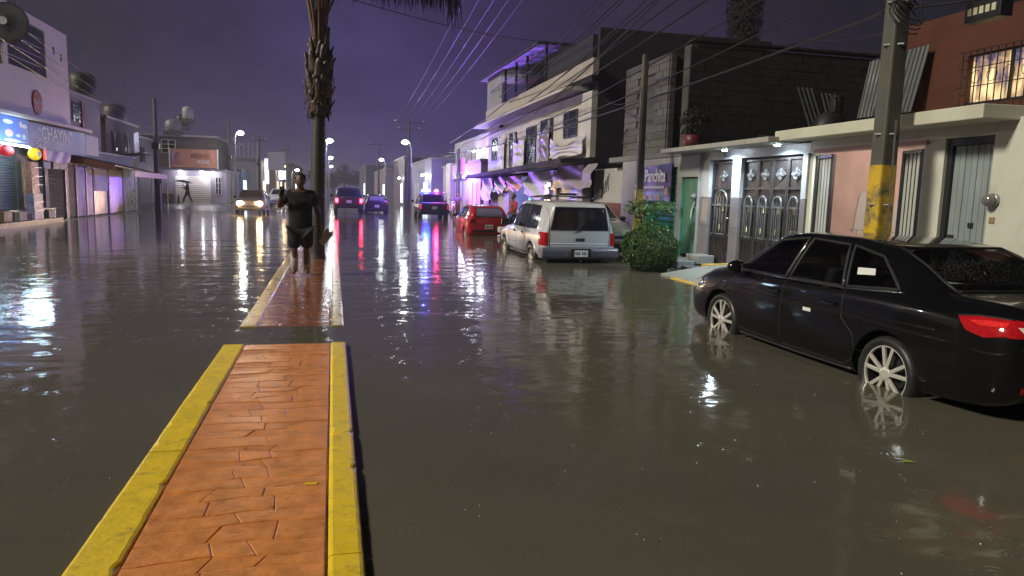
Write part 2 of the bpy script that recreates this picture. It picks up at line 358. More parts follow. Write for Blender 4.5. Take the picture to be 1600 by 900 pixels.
# ================================================================== palm
m_trunk = mat('palm_bark', (.045, .034, .03), .5, 0, .35, 10, .012, 24, 0, stretch=(1, 1, 3))
m_boot = mat('palm_leaf_base', (.085, .055, .042), .4, 0, .35, 9, .006, 40)
m_stalk = mat('palm_stalk', (.16, .08, .055), .38, 0, .3, 6)
m_frond = mat('palm_frond', (.02, .022, .016), .45, 0, .3, 5)
palm = thing('palm_tree', 'tall palm with shaggy leaf bases standing on the flooded median', 'palm', (-.36, 16.7, 0))
tp = []; tr_ = []
for i in range(40):
    z = -.2+3.5*i/39; tp.append((-.35+.06*(z/3.3), 16.7, z)); tr_.append(.165-.01*z+.012*(i % 2)+(.05 if i < 3 else 0))
MB().tube(tp, tr_, 16).build('trunk', m_trunk, palm, smooth=True)
bc = Vector((-.27, 16.7, 0))
MB().tube([bc+Vector((0, 0, z)) for z in (3.2, 3.5, 3.9, 4.3, 4.8, 5.4, 5.9)], [.17, .21, .22, .19, .15, .2, .24], 14).build('crown_core', m_trunk, palm, smooth=True)
rp_ = random.Random(5)
for i in range(64):                       # old leaf bases, each a torn scoop
    a = i*2.39996; z = 3.05+1.5*i/64+rp_.uniform(-.05, .05); h = rp_.uniform(.18, .5); wd = rp_.uniform(.06, .14); tilt = rp_.uniform(-.05, .30)
    ca, sa = math.cos(a), math.sin(a); rad = .17+.06*math.sin(math.pi*(z-3.1)/1.4)
    def fn(u, v, ca=ca, sa=sa, z=z, h=h, wd=wd, tilt=tilt, rad=rad):
        x = (v-.5)*2; ww = wd*(1-.55*u); rr2 = rad+tilt*h*u*u+.03-.03*x*x
        return bc+Vector((ca*rr2-sa*x*ww, sa*rr2+ca*x*ww, z+h*u-.03*x*x))
    g = MB().grid(fn, 4, 4); o = g.build('leaf_base', m_boot, palm, smooth=True)
    q = o.modifiers.new('thick', 'SOLIDIFY'); q.thickness = .022
mb = MB()
for i in range(70):                       # torn fibres hanging among the leaf bases
    a = rp_.uniform(0, 6.283); z = rp_.uniform(3.15, 4.3); r_ = .24+rp_.uniform(0, .1); l = rp_.uniform(.12, .42); w_ = rp_.uniform(.006, .02); ca, sa = math.cos(a), math.sin(a); p = bc+Vector((ca*r_, sa*r_, z)); q = Vector((-sa, ca, 0))*w_; dn = Vector((ca*rp_.uniform(-.03, .1), sa*rp_.uniform(-.03, .1), -l)); mb.add([p-q, p+q, p+q*.6+dn*.6+Vector((ca*.03, sa*.03, 0)), p-q*.6+dn*.6+Vector((ca*.03, sa*.03, 0)), p+dn], [(0, 1, 2, 3), (3, 2, 4)])
stuff(mb.build('fibre_fringe', m_boot, palm))
for i in range(16):                       # green-brown stalks and their fronds
    a = i*2.39996+.5; ca, sa = math.cos(a), math.sin(a); sp_ = .55+.5*((i*7) % 5)/5; up = 2.2+.5*((i*3) % 4)/4
    pth = []
    for k in range(9):
        s_ = k/8; pth.append(bc+Vector((ca*(.12+sp_*2.0*s_**2.0), sa*(.12+sp_*2.0*s_**2.0), 4.35+up*(s_-.16*s_**3)*1.75)))
    stk = MB().tube(pth, [.035, .032, .03, .026, .022, .018, .014, .01, .006], 6).build('stalk', m_stalk, palm, smooth=True)
    mb = MB(); rnf = random.Random(i)
    tipd = Vector((ca, sa, 0)); side = Vector((-sa, ca, 0))
    for k in range(46):                   # drooping fan segments
        s_ = .55+.45*k/45; j = s_*8; j0 = min(7, int(j)); p = Vector(pth[j0]).lerp(Vector(pth[j0+1]), j-j0)
        for sg in (-1, 1):
            ln = rnf.uniform(.7, 1.15)*(1-.25*abs(s_-.8)); d1 = side*sg*rnf.uniform(.35, .75)+tipd*rnf.uniform(.1, .6); e1 = p+d1*ln*.5+Vector((0, 0, .05)); e2 = p+d1*ln*.75-Vector((0, 0, ln*rnf.uniform(.45, .8)))
            wv = tipd*.016; mb.add([p-wv, p+wv, e1+wv, e1-wv, e2], [(0, 1, 2, 3), (3, 2, 4)])
    mb.build('frond', m_frond, palm)
fr = thing('palm_frond', 'dry hanging palm frond fringe drooping from the palm crown', 'frond', (.9, 16.4, 5.6))
mb = MB(); rnf = random.Random(9)
for k in range(230):
    s_ = k/229; x = .25+2.45*s_; zt = 6.05-.1*s_; ln = rnf.uniform(.25, .62)+(.35 if s_ > .9 else 0); yy = 16.4+rnf.uniform(-.25, .25); sw = rnf.uniform(-.06, .06)
    mb.add([(x-.012, yy, zt), (x+.012, yy, zt), (x+sw+.009, yy+.02, zt-ln*.6), (x+sw-.009, yy+.02, zt-ln*.6), (x+sw*1.7, yy, zt-ln)], [(0, 1, 2, 3), (3, 2, 4)])
MB().tube([(-.2, 16.6, 5.0), (.1, 16.5, 5.7), (.8, 16.4, 6.1), (2.0, 16.4, 6.05), (2.75, 16.4, 5.8)], [.03, .026, .022, .016, .008], 6).build('stalk', m_stalk, fr, smooth=True)
mb.build('leaflet_fringe', m_frond, fr)
# ================================================================== people
def skin_body(name, joints, edges, m, parent, root, sub=2, extra=None, smooth=True):
    names = list(joints); bm = bmesh.new(); ly = bm.verts.layers.skin.verify(); vv = {}
    off = rootof(parent).location
    for n_ in names:
        p, r_ = joints[n_]; v = bm.verts.new(Vector(p)-off); v[ly].radius = r_ if isinstance(r_, tuple) else (r_, r_); v[ly].use_root = (n_ == root); vv[n_] = v
    for a, c in edges: bm.edges.new((vv[a], vv[c]))
    me = bpy.data.meshes.new(name); bm.to_mesh(me); bm.free()
    o = link(name, me, m, parent); s_ = o.modifiers.new('s', 'SKIN'); s_.use_smooth_shade = True; u = o.modifiers.new('u', 'SUBSURF'); u.levels = sub; u.render_levels = sub
    bake(o)
    if extra:
        bm = bmesh.new(); bm.from_mesh(o.data)
        me2 = extra.mesh('x', True, off); bm.from_mesh(me2); bm.to_mesh(o.data); bm.free()
    if not o.data.materials: o.data.materials.append(m)
    o.data.polygons.foreach_set('use_smooth', [True]*len(o.data.polygons)); return o
def head_mb(c, r, facing):
    """head with brow, nose, chin, ears; facing is a horizontal unit vector"""
    c = Vector(c); f = Vector(facing); s_ = Vector((-f.y, f.x, 0)); mb = MB()
    def fn(u, v):
        th = math.pi*v; ph = 2*math.pi*u; x = math.sin(th)*math.cos(ph); y = math.sin(th)*math.sin(ph); z = math.cos(th)
        wx = .98 if z > -.2 else .98-.35*(-z-.2); fx = 1.12*(1-.1*max(0, -z)) if x > 0 else 1.1-.35*max(0, -z)
        if x > .8 and abs(z-.08) < .16: fx -= .05
        return c+f*(x*r*fx)+s_*(y*r*.86*wx)+Vector((0, 0, z*r*1.32))
    mb.grid(fn, 20, 14)
    n0 = c+f*r*1.1; mb.add([n0+Vector((0, 0, .3*r)), n0+s_*.17*r-Vector((0, 0, .22*r)), n0-s_*.17*r-Vector((0, 0, .22*r)), n0+f*.26*r-Vector((0, 0, .18*r))], [(0, 1, 3), (0, 3, 2), (1, 2, 3), (0, 2, 1)])
    for sg in (-1, 1): mb.sphere(c+s_*sg*r*.86, (r*.16, r*.16, r*.3), 8, 6)
    return mb
def fingers(mb, wrist, direc, curl, sz=.085):
    """palm with four fingers and a thumb, loosely bent"""
    wr = Vector(wrist); d = Vector(direc).normalized(); cu = Vector(curl).normalized(); sd_ = d.cross(cu).normalized()
    mb.obox(wr+d*sz*.5, (sz*.85, sz*.36, sz), Matrix((sd_, cu, d)).transposed())
    for i, ln in enumerate((.8, .95, .9, .7)):
        b0 = wr+d*sz+sd_*sz*(-.33+.22*i); mb.tube([b0-d*.01, b0+d*sz*ln*.45+cu*.006, b0+d*sz*ln*.8+cu*sz*.3, b0+d*sz*ln*.85+cu*sz*.6], [sz*.11, sz*.105, sz*.1, sz*.08], 6)
    t0 = wr+d*sz*.3-sd_*sz*.4; mb.tube([t0, t0-sd_*sz*.3+d*sz*.3+cu*.01, t0-sd_*sz*.25+d*sz*.65+cu*sz*.3], [sz*.14, sz*.13, sz*.1], 6)
MX, MY = -.56, 13.45
man = thing('person', 'heavy-set person in dark T-shirt and shorts on the median holding a phone and sandals', 'person', (MX, MY, .0))
J = {'pel': ((MX, MY, .93), (.17, .13)), 'wst': ((MX, MY, 1.1), (.19, .15)), 'che': ((MX, MY+.01, 1.33), (.19, .135)), 'nek': ((MX, MY, 1.52), .065), 'hd': ((MX, MY-.01, 1.62), .07),
     'sl': ((MX-.2, MY, 1.44), .075), 'el': ((MX-.36, MY-.05, 1.21), .052), 'wl': ((MX-.31, MY-.22, 1.40), .034),
     'sr': ((MX+.2, MY, 1.44), .075), 'er': ((MX+.3, MY+.03, 1.16), .052), 'wr': ((MX+.33, MY-.06, .93), .034),
     'hl': ((MX-.1, MY, .86), .105), 'kl': ((MX-.11, MY-.02, .5), .062), 'al': ((MX-.11, MY+.01, .1), .045), 'tl': ((MX-.12, MY-.14, .055), .04),
     'hr': ((MX+.1, MY, .86), .105), 'kr': ((MX+.09, MY, .5), .062), 'ar': ((MX+.1, MY+.08, .1), .045), 'tr': ((MX+.12, MY-.06, .055), .04)}
E_ = [('pel', 'wst'), ('wst', 'che'), ('che', 'nek'), ('nek', 'hd'), ('che', 'sl'), ('sl', 'el'), ('el', 'wl'), ('che', 'sr'), ('sr', 'er'), ('er', 'wr'), ('pel', 'hl'), ('hl', 'kl'), ('kl', 'al'), ('al', 'tl'), ('pel', 'hr'), ('hr', 'kr'), ('kr', 'ar'), ('ar', 'tr')]
hx = head_mb((MX, MY-.02, 1.67), .098, (.12, -.99, 0)); fingers(hx, J['wl'][0], (.1, -.3, 1), (.6, -.6, 0)); fingers(hx, J['wr'][0], (.1, -.1, -1), (-.5, -.6, 0))
skin_body('body', J, E_, m_skin, man, 'pel', 2, hx)
m_shirt = mat('dark_tshirt', (.010, .008, .014), .85, 0, .2, 12, .002, 60); m_short = mat('dark_shorts', (.008, .007, .012), .85, 0, .2, 12, .002, 60)
g_ = lambda n_, k: (J[n_][0], tuple(x+k for x in J[n_][1]) if isinstance(J[n_][1], tuple) else J[n_][1]+k)
lerp = lambda a, c, s_: tuple(Vector(a).lerp(Vector(c), s_))
S = {'a': ((MX, MY, .80), (.225, .175)), 'wst': g_('wst', .035), 'che': g_('che', .03), 'nb': ((MX, MY, 1.475), (.09, .085)), 'sl': g_('sl', .03), 'ul': (lerp(J['sl'][0], J['el'][0], .72), .085), 'sr': g_('sr', .03), 'ur': (lerp(J['sr'][0], J['er'][0], .72), .085)}
skin_body('shirt', S, [('a', 'wst'), ('wst', 'che'), ('che', 'nb'), ('che', 'sl'), ('sl', 'ul'), ('che', 'sr'), ('sr', 'ur')], m_shirt, man, 'wst')
S = {'p': ((MX, MY, .9), (.205, .16)), 'hl': ((MX-.1, MY, .8), .135), 'kl': ((MX-.115, MY-.01, .47), .125), 'hr': ((MX+.1, MY, .8), .135), 'kr': ((MX+.1, MY+.01, .47), .125)}
skin_body('shorts', S, [('p', 'hl'), ('hl', 'kl'), ('p', 'hr'), ('hr', 'kr')], m_short, man, 'p')
hr_ = MB(); hr_.sphere((MX, MY+.03, 1.735), (.104, .112, .092), 16, 10).build('hair', mat('dark_hair', (.01, .009, .009), .5, 0, .3, 60, .004, 90), man, smooth=True)
for dx, ky in ((-.11, .01), (.1, .08)): MB().tube([(MX+dx, MY+ky, .40), (MX+dx, MY+ky, .25), (MX+dx, MY+ky, .08)], [.066, .068, .055], 12).build('sock', mat('pale_wet_sock', (.45, .42, .40), .6), man, smooth=True)
ph_ = thing('phone', 'dark smartphone held up in the hand of the person on the median', 'phone', (MX-.3, MY-.26, 1.45))
MB().obox((MX-.29, MY-.27, 1.5), (.075, .009, .155), Matrix.Rotation(.3, 3, 'Z')).build('case', m_iron, ph_, bevel=.004)
MB().obox((MX-.29+.0016, MY-.27+.0052, 1.5), (.066, .001, .145), Matrix.Rotation(.3, 3, 'Z')).build('screen', m_glassdark, ph_)
sn_ = thing('sandal', 'pair of grey rubber sandals dangling from the hand of the standing person', 'sandals', (MX+.37, MY-.1, .7))
for k, (dx, dy) in enumerate(((0, 0), (.045, .03))):
    mb = MB(); mb.prism([(-.045, -.14), (.03, -.14), (.045, 0), (.05, .1), (.02, .15), (-.03, .15), (-.05, .08), (-.035, 0)], 'y', -.012, .012)
    rot = Matrix.Rotation(.45+.2*k, 3, 'Y') @ Matrix.Rotation(.5, 3, 'Z'); mb.v = [tuple(rot @ Vector(v)+Vector((MX+.41+dx, MY-.1+dy, .72-.05*k))) for v in mb.v]
    mb.build('sole', mat('grey_rubber', (.3, .28, .3), .5), sn_, bevel=.004)
MB().tube([(MX+.35, MY-.1, .86), (MX+.39, MY-.12, .83), (MX+.42, MY-.12, .76)], .008, 6).build('strap', m_black, sn_)
def simple_person(name, label, loc, face, pose, cols, h=1.7, holds=None):
    """standing or walking figure; pose lists left/right leg and arm offsets"""
    root = thing(name, label, 'person', loc); s_ = h/1.75; f = Vector((math.cos(face), math.sin(face), 0)); sd_ = Vector((f.y, -f.x, 0)); o = Vector(loc)
    P = lambda a, c, z: tuple(o+f*a*s_+sd_*c*s_+Vector((0, 0, z*s_)))
    l0, l1, a0, a1 = pose
    j = {'pel': (P(0, 0, .95), (.145*s_, .11*s_)), 'che': (P(0, 0, 1.32), (.16*s_, .11*s_)), 'nek': (P(.01, 0, 1.5), .05), 'hd': (P(.02, 0, 1.6), .06),
         'h0': (P(0, -.09, .88), .085), 'k0': (P(l0[0]*.55+.04, -.09, .5), .055), 'f0': (P(l0[0], -.09, .08+l0[1]), .04), 't0': (P(l0[0]+.14, -.09, .045+l0[1]), .034),
         'h1': (P(0, .09, .88), .085), 'k1': (P(l1[0]*.55+.04, .09, .5), .055), 'f1': (P(l1[0], .09, .08+l1[1]), .04), 't1': (P(l1[0]+.14, .09, .045+l1[1]), .034),
         's0': (P(0, -.18, 1.42), .058), 'e0': (P(*a0[0]), .042), 'w0': (P(*a0[1]), .03), 's1': (P(0, .18, 1.42), .058), 'e1': (P(*a1[0]), .042), 'w1': (P(*a1[1]), .03)}
    ed = [('pel', 'che'), ('che', 'nek'), ('nek', 'hd'), ('pel', 'h0'), ('h0', 'k0'), ('k0', 'f0'), ('f0', 't0'), ('pel', 'h1'), ('h1', 'k1'), ('k1', 'f1'), ('f1', 't1'), ('che', 's0'), ('s0', 'e0'), ('e0', 'w0'), ('che', 's1'), ('s1', 'e1'), ('e1', 'w1')]
    hm = head_mb(P(.02, 0, 1.65), .093*s_, f)
    for q in ('0', '1'):
        dv = Vector(j['w'+q][0])-Vector(j['e'+q][0]); fingers(hm, j['w'+q][0], dv, f, .08*s_)
    skin_body('body', j, ed, m_skin, root, 'pel', 1, hm)
    g2 = lambda n_, k: (j[n_][0], tuple(x+k for x in j[n_][1]) if isinstance(j[n_][1], tuple) else j[n_][1]+k)
    skin_body('shirt', {'a': (P(0, 0, .92), (.165*s_, .13*s_)), 'che': g2('che', .022), 'nb': (P(0, 0, 1.47), .07), 's0': g2('s0', .022), 'e0': (lerp(j['s0'][0], j['e0'][0], .8), .06), 's1': g2('s1', .022), 'e1': (lerp(j['s1'][0], j['e1'][0], .8), .06)},
              [('a', 'che'), ('che', 'nb'), ('che', 's0'), ('s0', 'e0'), ('che', 's1'), ('s1', 'e1')], cols[0], root, 'che', 1)
    skin_body('trousers', {'p': (P(0, 0, .93), (.155*s_, .12*s_)), 'h0': g2('h0', .02), 'k0': g2('k0', .025), 'f0': (lerp(j['k0'][0], j['f0'][0], .85), .06), 'h1': g2('h1', .02), 'k1': g2('k1', .025), 'f1': (lerp(j['k1'][0], j['f1'][0], .85), .06)},
              [('p', 'h0'), ('h0', 'k0'), ('k0', 'f0'), ('p', 'h1'), ('h1', 'k1'), ('k1', 'f1')], cols[1], root, 'p', 1)
    MB().sphere(P(-.012, 0, 1.69), (.098*s_, .098*s_, .085*s_), 12, 8).build('hair', MATS['dark_hair'], root, smooth=True)
    return root, P
m_navy = mat('navy_cloth', (.03, .034, .07), .75); m_red = mat('red_cloth', (.55, .02, .03), .7); m_jean = mat('blue_jeans', (.05, .09, .22), .75); m_greycloth = mat('grey_cloth', (.07, .06, .08), .8)
wk, P = simple_person('person', 'person in dark clothes striding past the lit garage under a black umbrella', (-10.05, 56, .2), R(180), ((.32, 0), (-.34, .08), ((.1, -.26, 1.15), (.3, -.2, 1.22)), ((.2, .24, 1.2), (.3, .1, 1.38))), (m_navy, m_navy), 1.62)
um = thing('umbrella', 'open black umbrella carried by the walking person', 'umbrella', P(.3, .1, 1.38))
MB().tube([P(.3, .1, 1.3), P(.27, .09, 1.72)], .012, 6).build('shaft', m_iron, um)
uc = Vector(P(.3, .08, 1.64))
mb = MB()
for i in range(5):
    for j_ in range(17):
        a = 2*math.pi*j_/16; rr2 = .62*i/4*(1-.05*(j_ % 2)*(i == 4)); mb.v.append(tuple(uc+Vector((rr2*math.cos(a), rr2*math.sin(a), .16*(1-(i/4)**2)-.10*rr2*math.cos(a)))))
for i in range(4):
    for j_ in range(16): a = i*17+j_; mb.f.append((a, a+17, a+18, a+1))
mb.build('canopy', m_black, um, smooth=True)
simple_person('person', 'person in a red T-shirt and jeans beside the blue-lit shop', (6.95, 28, -.15), R(-160), ((.04, 0), (-.05, 0), ((.08, -.25, 1.15), (.25, -.2, 1.05)), ((-.05, .25, 1.15), (.1, .24, .95))), (m_red, m_jean), 1.68)
# ================================================================== vehicles (local frame: +Y forward, rear bumper at y=0, ground at z=0)
m_tyre = mat('tyre_rubber', (.02, .02, .02), .42, 0, .2, 20)
m_alloy = mat('alloy_wheel', (.62, .60, .54), .3, .35, .06)
m_plate = mat('number_plate', (.62, .62, .60), .4, 0, .05)
m_ink = mat('plate_ink', (.05, .06, .08), .5)
m_redlens = mat('red_lens', (.42, .008, .012), .08, 0, .25, 30, coat=.6)
m_clearlens = mat('clear_lens', (.75, .68, .60), .1, 0, .05)
def smoothpath(rows, ys):
    """monotone cubic interpolation of station rows along y"""
    Y = [r_[0] for r_ in rows]; n = len(rows); m_ = len(rows[0]); sl = []
    for k in range(1, m_):
        d = [(rows[i+1][k]-rows[i][k])/(Y[i+1]-Y[i]) for i in range(n-1)]; t_ = [d[0]]
        for i in range(1, n-1): t_.append(0 if d[i-1]*d[i] <= 0 else 2*d[i-1]*d[i]/(d[i-1]+d[i]))
        t_.append(d[-1]); sl.append(t_)
    out_ = []
    for y in ys:
        i = max(0, min(n-2, next((q for q in range(n-1) if y <= Y[q+1]), n-2))); h = Y[i+1]-Y[i]; s_ = (y-Y[i])/h; row = [y]
        for k in range(1, m_):
            p0, p1, t0, t1 = rows[i][k], rows[i+1][k], sl[k-1][i]*h, sl[k-1][i+1]*h
            row.append((2*s_**3-3*s_**2+1)*p0+(s_**3-2*s_**2+s_)*t0+(-2*s_**3+3*s_**2)*p1+(s_**3-s_**2)*t1)
        out_.append(row)
    return out_
def section(row, boxy=0.):
    y, zb, zbelt, zr, wl, wb, wr = row; zl = zb+.22*min(1, (zbelt-zb)/.5); h = max(0, zr-zbelt); k = min(1, h/.3)
    pts = [(0, zb), (wl*.55, zb), (wl*.86, zb+.004), (wl*.965, zb+.06), (wl, zl), (wl*1.004, (zl+zbelt)*.5), (wl*.5+wb*.5+.006, zbelt-.06), (wb, zbelt)]
    pts += [(wb+(wr-wb)*.35-.0, zbelt+h*.36), (wb+(wr-wb)*.72, zbelt+h*.70), (wr, zbelt+h*(.90 if k > .5 else .8)), (wr*(.93+.03*boxy), zbelt+h*.965), (wr*.78, zr-.008*k), (wr*.4, zr-.002*k), (0, zr)]
    # one round of corner smoothing (Catmull-Rom)
    res = []
    for i in range(len(pts)-1):
        p0, p1, p2, p3 = pts[max(0, i-1)], pts[i], pts[i+1], pts[min(len(pts)-1, i+2)]
        for s_ in (0, .5):
            res.append(tuple(.5*((2*p1[q])+(-p0[q]+p2[q])*s_+(2*p0[q]-5*p1[q]+4*p2[q]-p3[q])*s_*s_+(-p0[q]+3*p1[q]-3*p2[q]+p3[q])*s_**3) for q in (0, 1)))
    res.append(pts[-1]); res = [(max(0, a), c) for a, c in res]; return res
def loft_body(rows, step=.05, boxy=0.):
    y0, y1 = rows[0][0], rows[-1][0]; n = int((y1-y0)/step); ys = sorted(set([y0+(y1-y0)*i/n for i in range(n+1)]+[y0+.015, y0+.03, y1-.015, y1-.03]))
    mb = MB(); R_ = smoothpath(rows, ys); m_ = None
    for row in R_:
        h = section(row, boxy); ring = [(-a, row[0], c) for a, c in h]+[(a, row[0], c) for a, c in reversed(h[1:-1])]
        m_ = len(ring); mb.v += ring
    for i in range(len(R_)-1):
        for j in range(m_): a, b_ = i*m_+j, i*m_+(j+1) % m_; mb.f.append((a, b_, b_+m_, a+m_))
    mb.f.append(tuple(range(m_))); e_ = (len(R_)-1)*m_; mb.f.append(tuple(e_+j for j in range(m_)))
    return mb
def inpoly(p, poly):
    x, y = p; c = False; n = len(poly)
    for i in range(n):
        (x0, y0), (x1, y1) = poly[i], poly[(i+1) % n]
        if (y0 > y) != (y1 > y) and x < (x1-x0)*(y-y0)/(y1-y0)+x0: c = not c
    return c
class Car:
    def __init__(s, name, label, cat, rows, paint, wheels, r, group=None, boxy=0., arch=.05, holes=None):
        s.root = thing(name, label, cat, group=group); s.paint = paint
        body = loft_body(rows, boxy=boxy).build('body', paint, s.root, smooth=True, auto=True)
        cut = MB()
        for (y, x) in wheels:
            for sg in (-1, 1): cut.lathe([(r+arch, sg*(x-.16)), (r+arch, sg*(x+.5))], (0, y, r), 40, 'x')
        co_ = cut.build('cut', None); bo = body.modifiers.new('b', 'BOOLEAN'); bo.object = co_; bo.solver = 'EXACT'
        bake(body); bpy.data.objects.remove(co_)
        body.data.polygons.foreach_set('use_smooth', [True]*len(body.data.polygons))
        try: body.data.set_sharp_from_angle(angle=R(32))
        except Exception: pass
        s.body = body; bm = bmesh.new(); bm.from_mesh(body.data); s.bvh = BVHTree.FromBMesh(bm); bm.free()
    def hit(s, p, view):
        o, d = {'L': ((-5, p[0], p[1]), (1, 0, 0)), 'R': ((5, p[0], p[1]), (-1, 0, 0)), 'B': ((p[0], -5, p[1]), (0, 1, 0)), 'F': ((p[0], 12, p[1]), (0, -1, 0)), 'T': ((p[0], p[1], 5), (0, 0, -1))}[view]
        h = s.bvh.ray_cast(Vector(o), Vector(d)); 
        if h[0] is None: return None, None
        n = h[1]
        if n.dot(Vector(d)) > 0: n = -n
        return h[0], n
    def decal(s, name, poly, view, m, off=.004, cuts=4, parent=None, thick=0., label=None, smooth=True):
        bm = bmesh.new(); f = bm.faces.new([bm.verts.new((p[0], p[1], 0)) for p in poly]); bmesh.ops.triangulate(bm, faces=[f])
        for _ in range(cuts): 
            le = [e_ for e_ in bm.edges if e_.calc_length() > .07]
            if not le: break
            bmesh.ops.subdivide_edges(bm, edges=le, cuts=1, use_grid_fill=False); bmesh.ops.triangulate(bm, faces=[q for q in bm.faces if len(q.verts) > 3])
        bad = []
        for v in bm.verts:
            h, n = s.hit((v.co.x, v.co.y), view)
            if h is None: bad.append(v)
            else: v.co = h+n*off
        bmesh.ops.delete(bm, geom=bad, context='VERTS'); bmesh.ops.recalc_face_normals(bm, faces=bm.faces)
        me = bpy.data.meshes.new(name); bm.to_mesh(me); bm.free()
        if smooth: me.polygons.foreach_set('use_smooth', [True]*len(me.polygons))
        o = link(name, me, m, parent or s.root, label=label)
        if thick: q = o.modifiers.new('t', 'SOLIDIFY'); q.thickness = thick; q.offset = 0
        return o
    def line(s, name, pts, view, m, r=.004, off=.001, closed=False, parent=None, seg=.06, n=5):
        P = list(pts)+([pts[0]] if closed else []); pp = []
        for a, c in zip(P, P[1:]):
            k = max(1, int(math.dist(a, c)/seg))
            for i in range(k):
                h, nn = s.hit((a[0]+(c[0]-a[0])*i/k, a[1]+(c[1]-a[1])*i/k), view)
                if h is not None: pp.append(h+nn*off)
        h, nn = s.hit(P[-1], view)
        if h is not None: pp.append(h+nn*off)
        if len(pp) < 2: return None
        return MB().tube(pp, r, n).build(name, m, parent or s.root, smooth=True)
    def wheel(s, y, x, r, rim, style='spoke', w=.2, m=None):
        for sg in (-1, 1):
            xo = sg*x; h = w/2
            tp_ = [(rim*.98, -h*.8), (rim*1.04, -h*.95), ((r+rim)/2, -h*1.06), (r*.965, -h*.9), (r, -h*.6), (r, h*.6), (r*.965, h*.9), ((r+rim)/2, h*1.06), (rim*1.04, h*.95), (rim*.98, h*.8)]
            ty = MB().lathe(tp_, (xo, y, r), 40, 'x', cap=False).build('wheel', m_tyre, s.root, smooth=True)
            mb = MB(); f = xo+sg*h*.80
            mb.lathe([(rim*.93, sg*h*.62), (rim*.94, sg*h*.80), (rim*.985, sg*h*.86), (rim, sg*h*.82)], (xo, y, r), 36, 'x', cap=False)
            mb.lathe([(rim*.93, 0), (.04, 0)], (xo+sg*h*.05, y, r), 28, 'x', cap=False) if style == 'disc' else None
            nsp = 5
            for i in range(nsp):
                for dd in ((-.17, .17) if style == 'spoke' else (0,)):
                    a = 2*math.pi*i/nsp+.35; a2 = a+dd*(1.5 if style == 'spoke' else 1); ws = rim*(.10 if style == 'spoke' else .3)
                    p0 = Vector((f-sg*.012, y+rim*.16*math.cos(a), r+rim*.16*math.sin(a))); p1 = Vector((f-sg*.004, y+rim*.95*math.cos(a2), r+rim*.95*math.sin(a2)))
                    mb.bar(p0, p1, .022, ws*1.25) if False else mb.obox((p0+p1)/2, (.024, ws*1.3, (p1-p0).length), Matrix(((1, 0, 0), (0, -math.sin(a2), math.cos(a2)), (0, math.cos(a2), math.sin(a2)))).transposed() if False else spoke_rot(a2))
            mb.lathe([(rim*.24, -.014*sg), (rim*.24, .006*sg), (rim*.15, .014*sg), (.001, .014*sg)], (f, y, r), 18, 'x')
            rm = mb.build('rim', m or m_alloy, ty, smooth=False, bevel=.003)
            MB().lathe([(rim*.62, 0), (rim*.62, .012), (.03, .012)], (xo+sg*h*.1, y, r), 24, 'x').build('brake_disc', m_darkmetal, ty); MB().lathe([(rim*.985, -h*.8*sg), (rim*.935, 0), (rim*.935, sg*h*.6)], (xo, y, r), 30, 'x', cap=False).build('barrel', m_darkmetal, ty)
    def plate(s, x, z, y_view='B', txt=True, wd=.30, hh=.15):
        h, n = s.hit((x, z), y_view)
        if h is None: return
        sg = -1 if y_view == 'B' else 1; y = h.y+sg*.012
        p = MB().box(x-wd/2, x+wd/2, min(y, y+sg*.006), max(y, y+sg*.006), z-hh/2, z+hh/2).build('number_plate', m_plate, s.root, bevel=.003)
        mb = MB()
        for i in range(7):
            if i in (3,): continue
            cx = x-wd*.36+wd*.12*i; mb.box(cx-.013, cx+.013, y+sg*.0065, y+sg*.0085, z-.035, z+.03)
        mb.build('characters', m_ink, p)
def spoke_rot(a):
    r_ = Vector((0, math.cos(a), math.sin(a))); t_ = Vector((0, -math.sin(a), math.cos(a))); return Matrix((Vector((1, 0, 0)), t_, r_)).transposed()
def car_paint(name, col, rough=.22, metal=.0, drops=True):
    m = bpy.data.materials.new(name); m.use_nodes = True; t_ = m.node_tree; N_ = t_.nodes.new; L_ = t_.links.new; b_ = t_.nodes['Principled BSDF']
    b_.inputs['Base Color'].default_value = (*col, 1); b_.inputs['Roughness'].default_value = rough; b_.inputs['Metallic'].default_value = metal; b_.inputs['Specular IOR Level'].default_value = .15; b_.inputs['Coat Weight'].default_value = 1; b_.inputs['Coat Roughness'].default_value = .03
    if drops:       # beads of rain on the lacquer
        tc_ = N_('ShaderNodeTexCoord'); hsum = None
        for sc_, th in ((120, .11), (60, .08)):
            v_ = N_('ShaderNodeTexVoronoi'); v_.inputs['Scale'].default_value = sc_; L_(tc_.outputs['Object'], v_.inputs['Vector'])
            mr_ = N_('ShaderNodeMapRange'); mr_.inputs[1].default_value = 0; mr_.inputs[2].default_value = th; mr_.inputs[3].default_value = .0035*48/sc_; mr_.inputs[4].default_value = 0; L_(v_.outputs['Distance'], mr_.inputs[0])
            if hsum is None: hsum = mr_.outputs[0]
            else:
                a_ = N_('ShaderNodeMath'); L_(hsum, a_.inputs[0]); L_(mr_.outputs[0], a_.inputs[1]); hsum = a_.outputs[0]
        bp_ = N_('ShaderNodeBump'); bp_.inputs['Distance'].default_value = 1; bp_.inputs['Strength'].default_value = .5; L_(hsum, bp_.inputs['Height']); L_(bp_.outputs[0], b_.inputs['Coat Normal'])
    return m
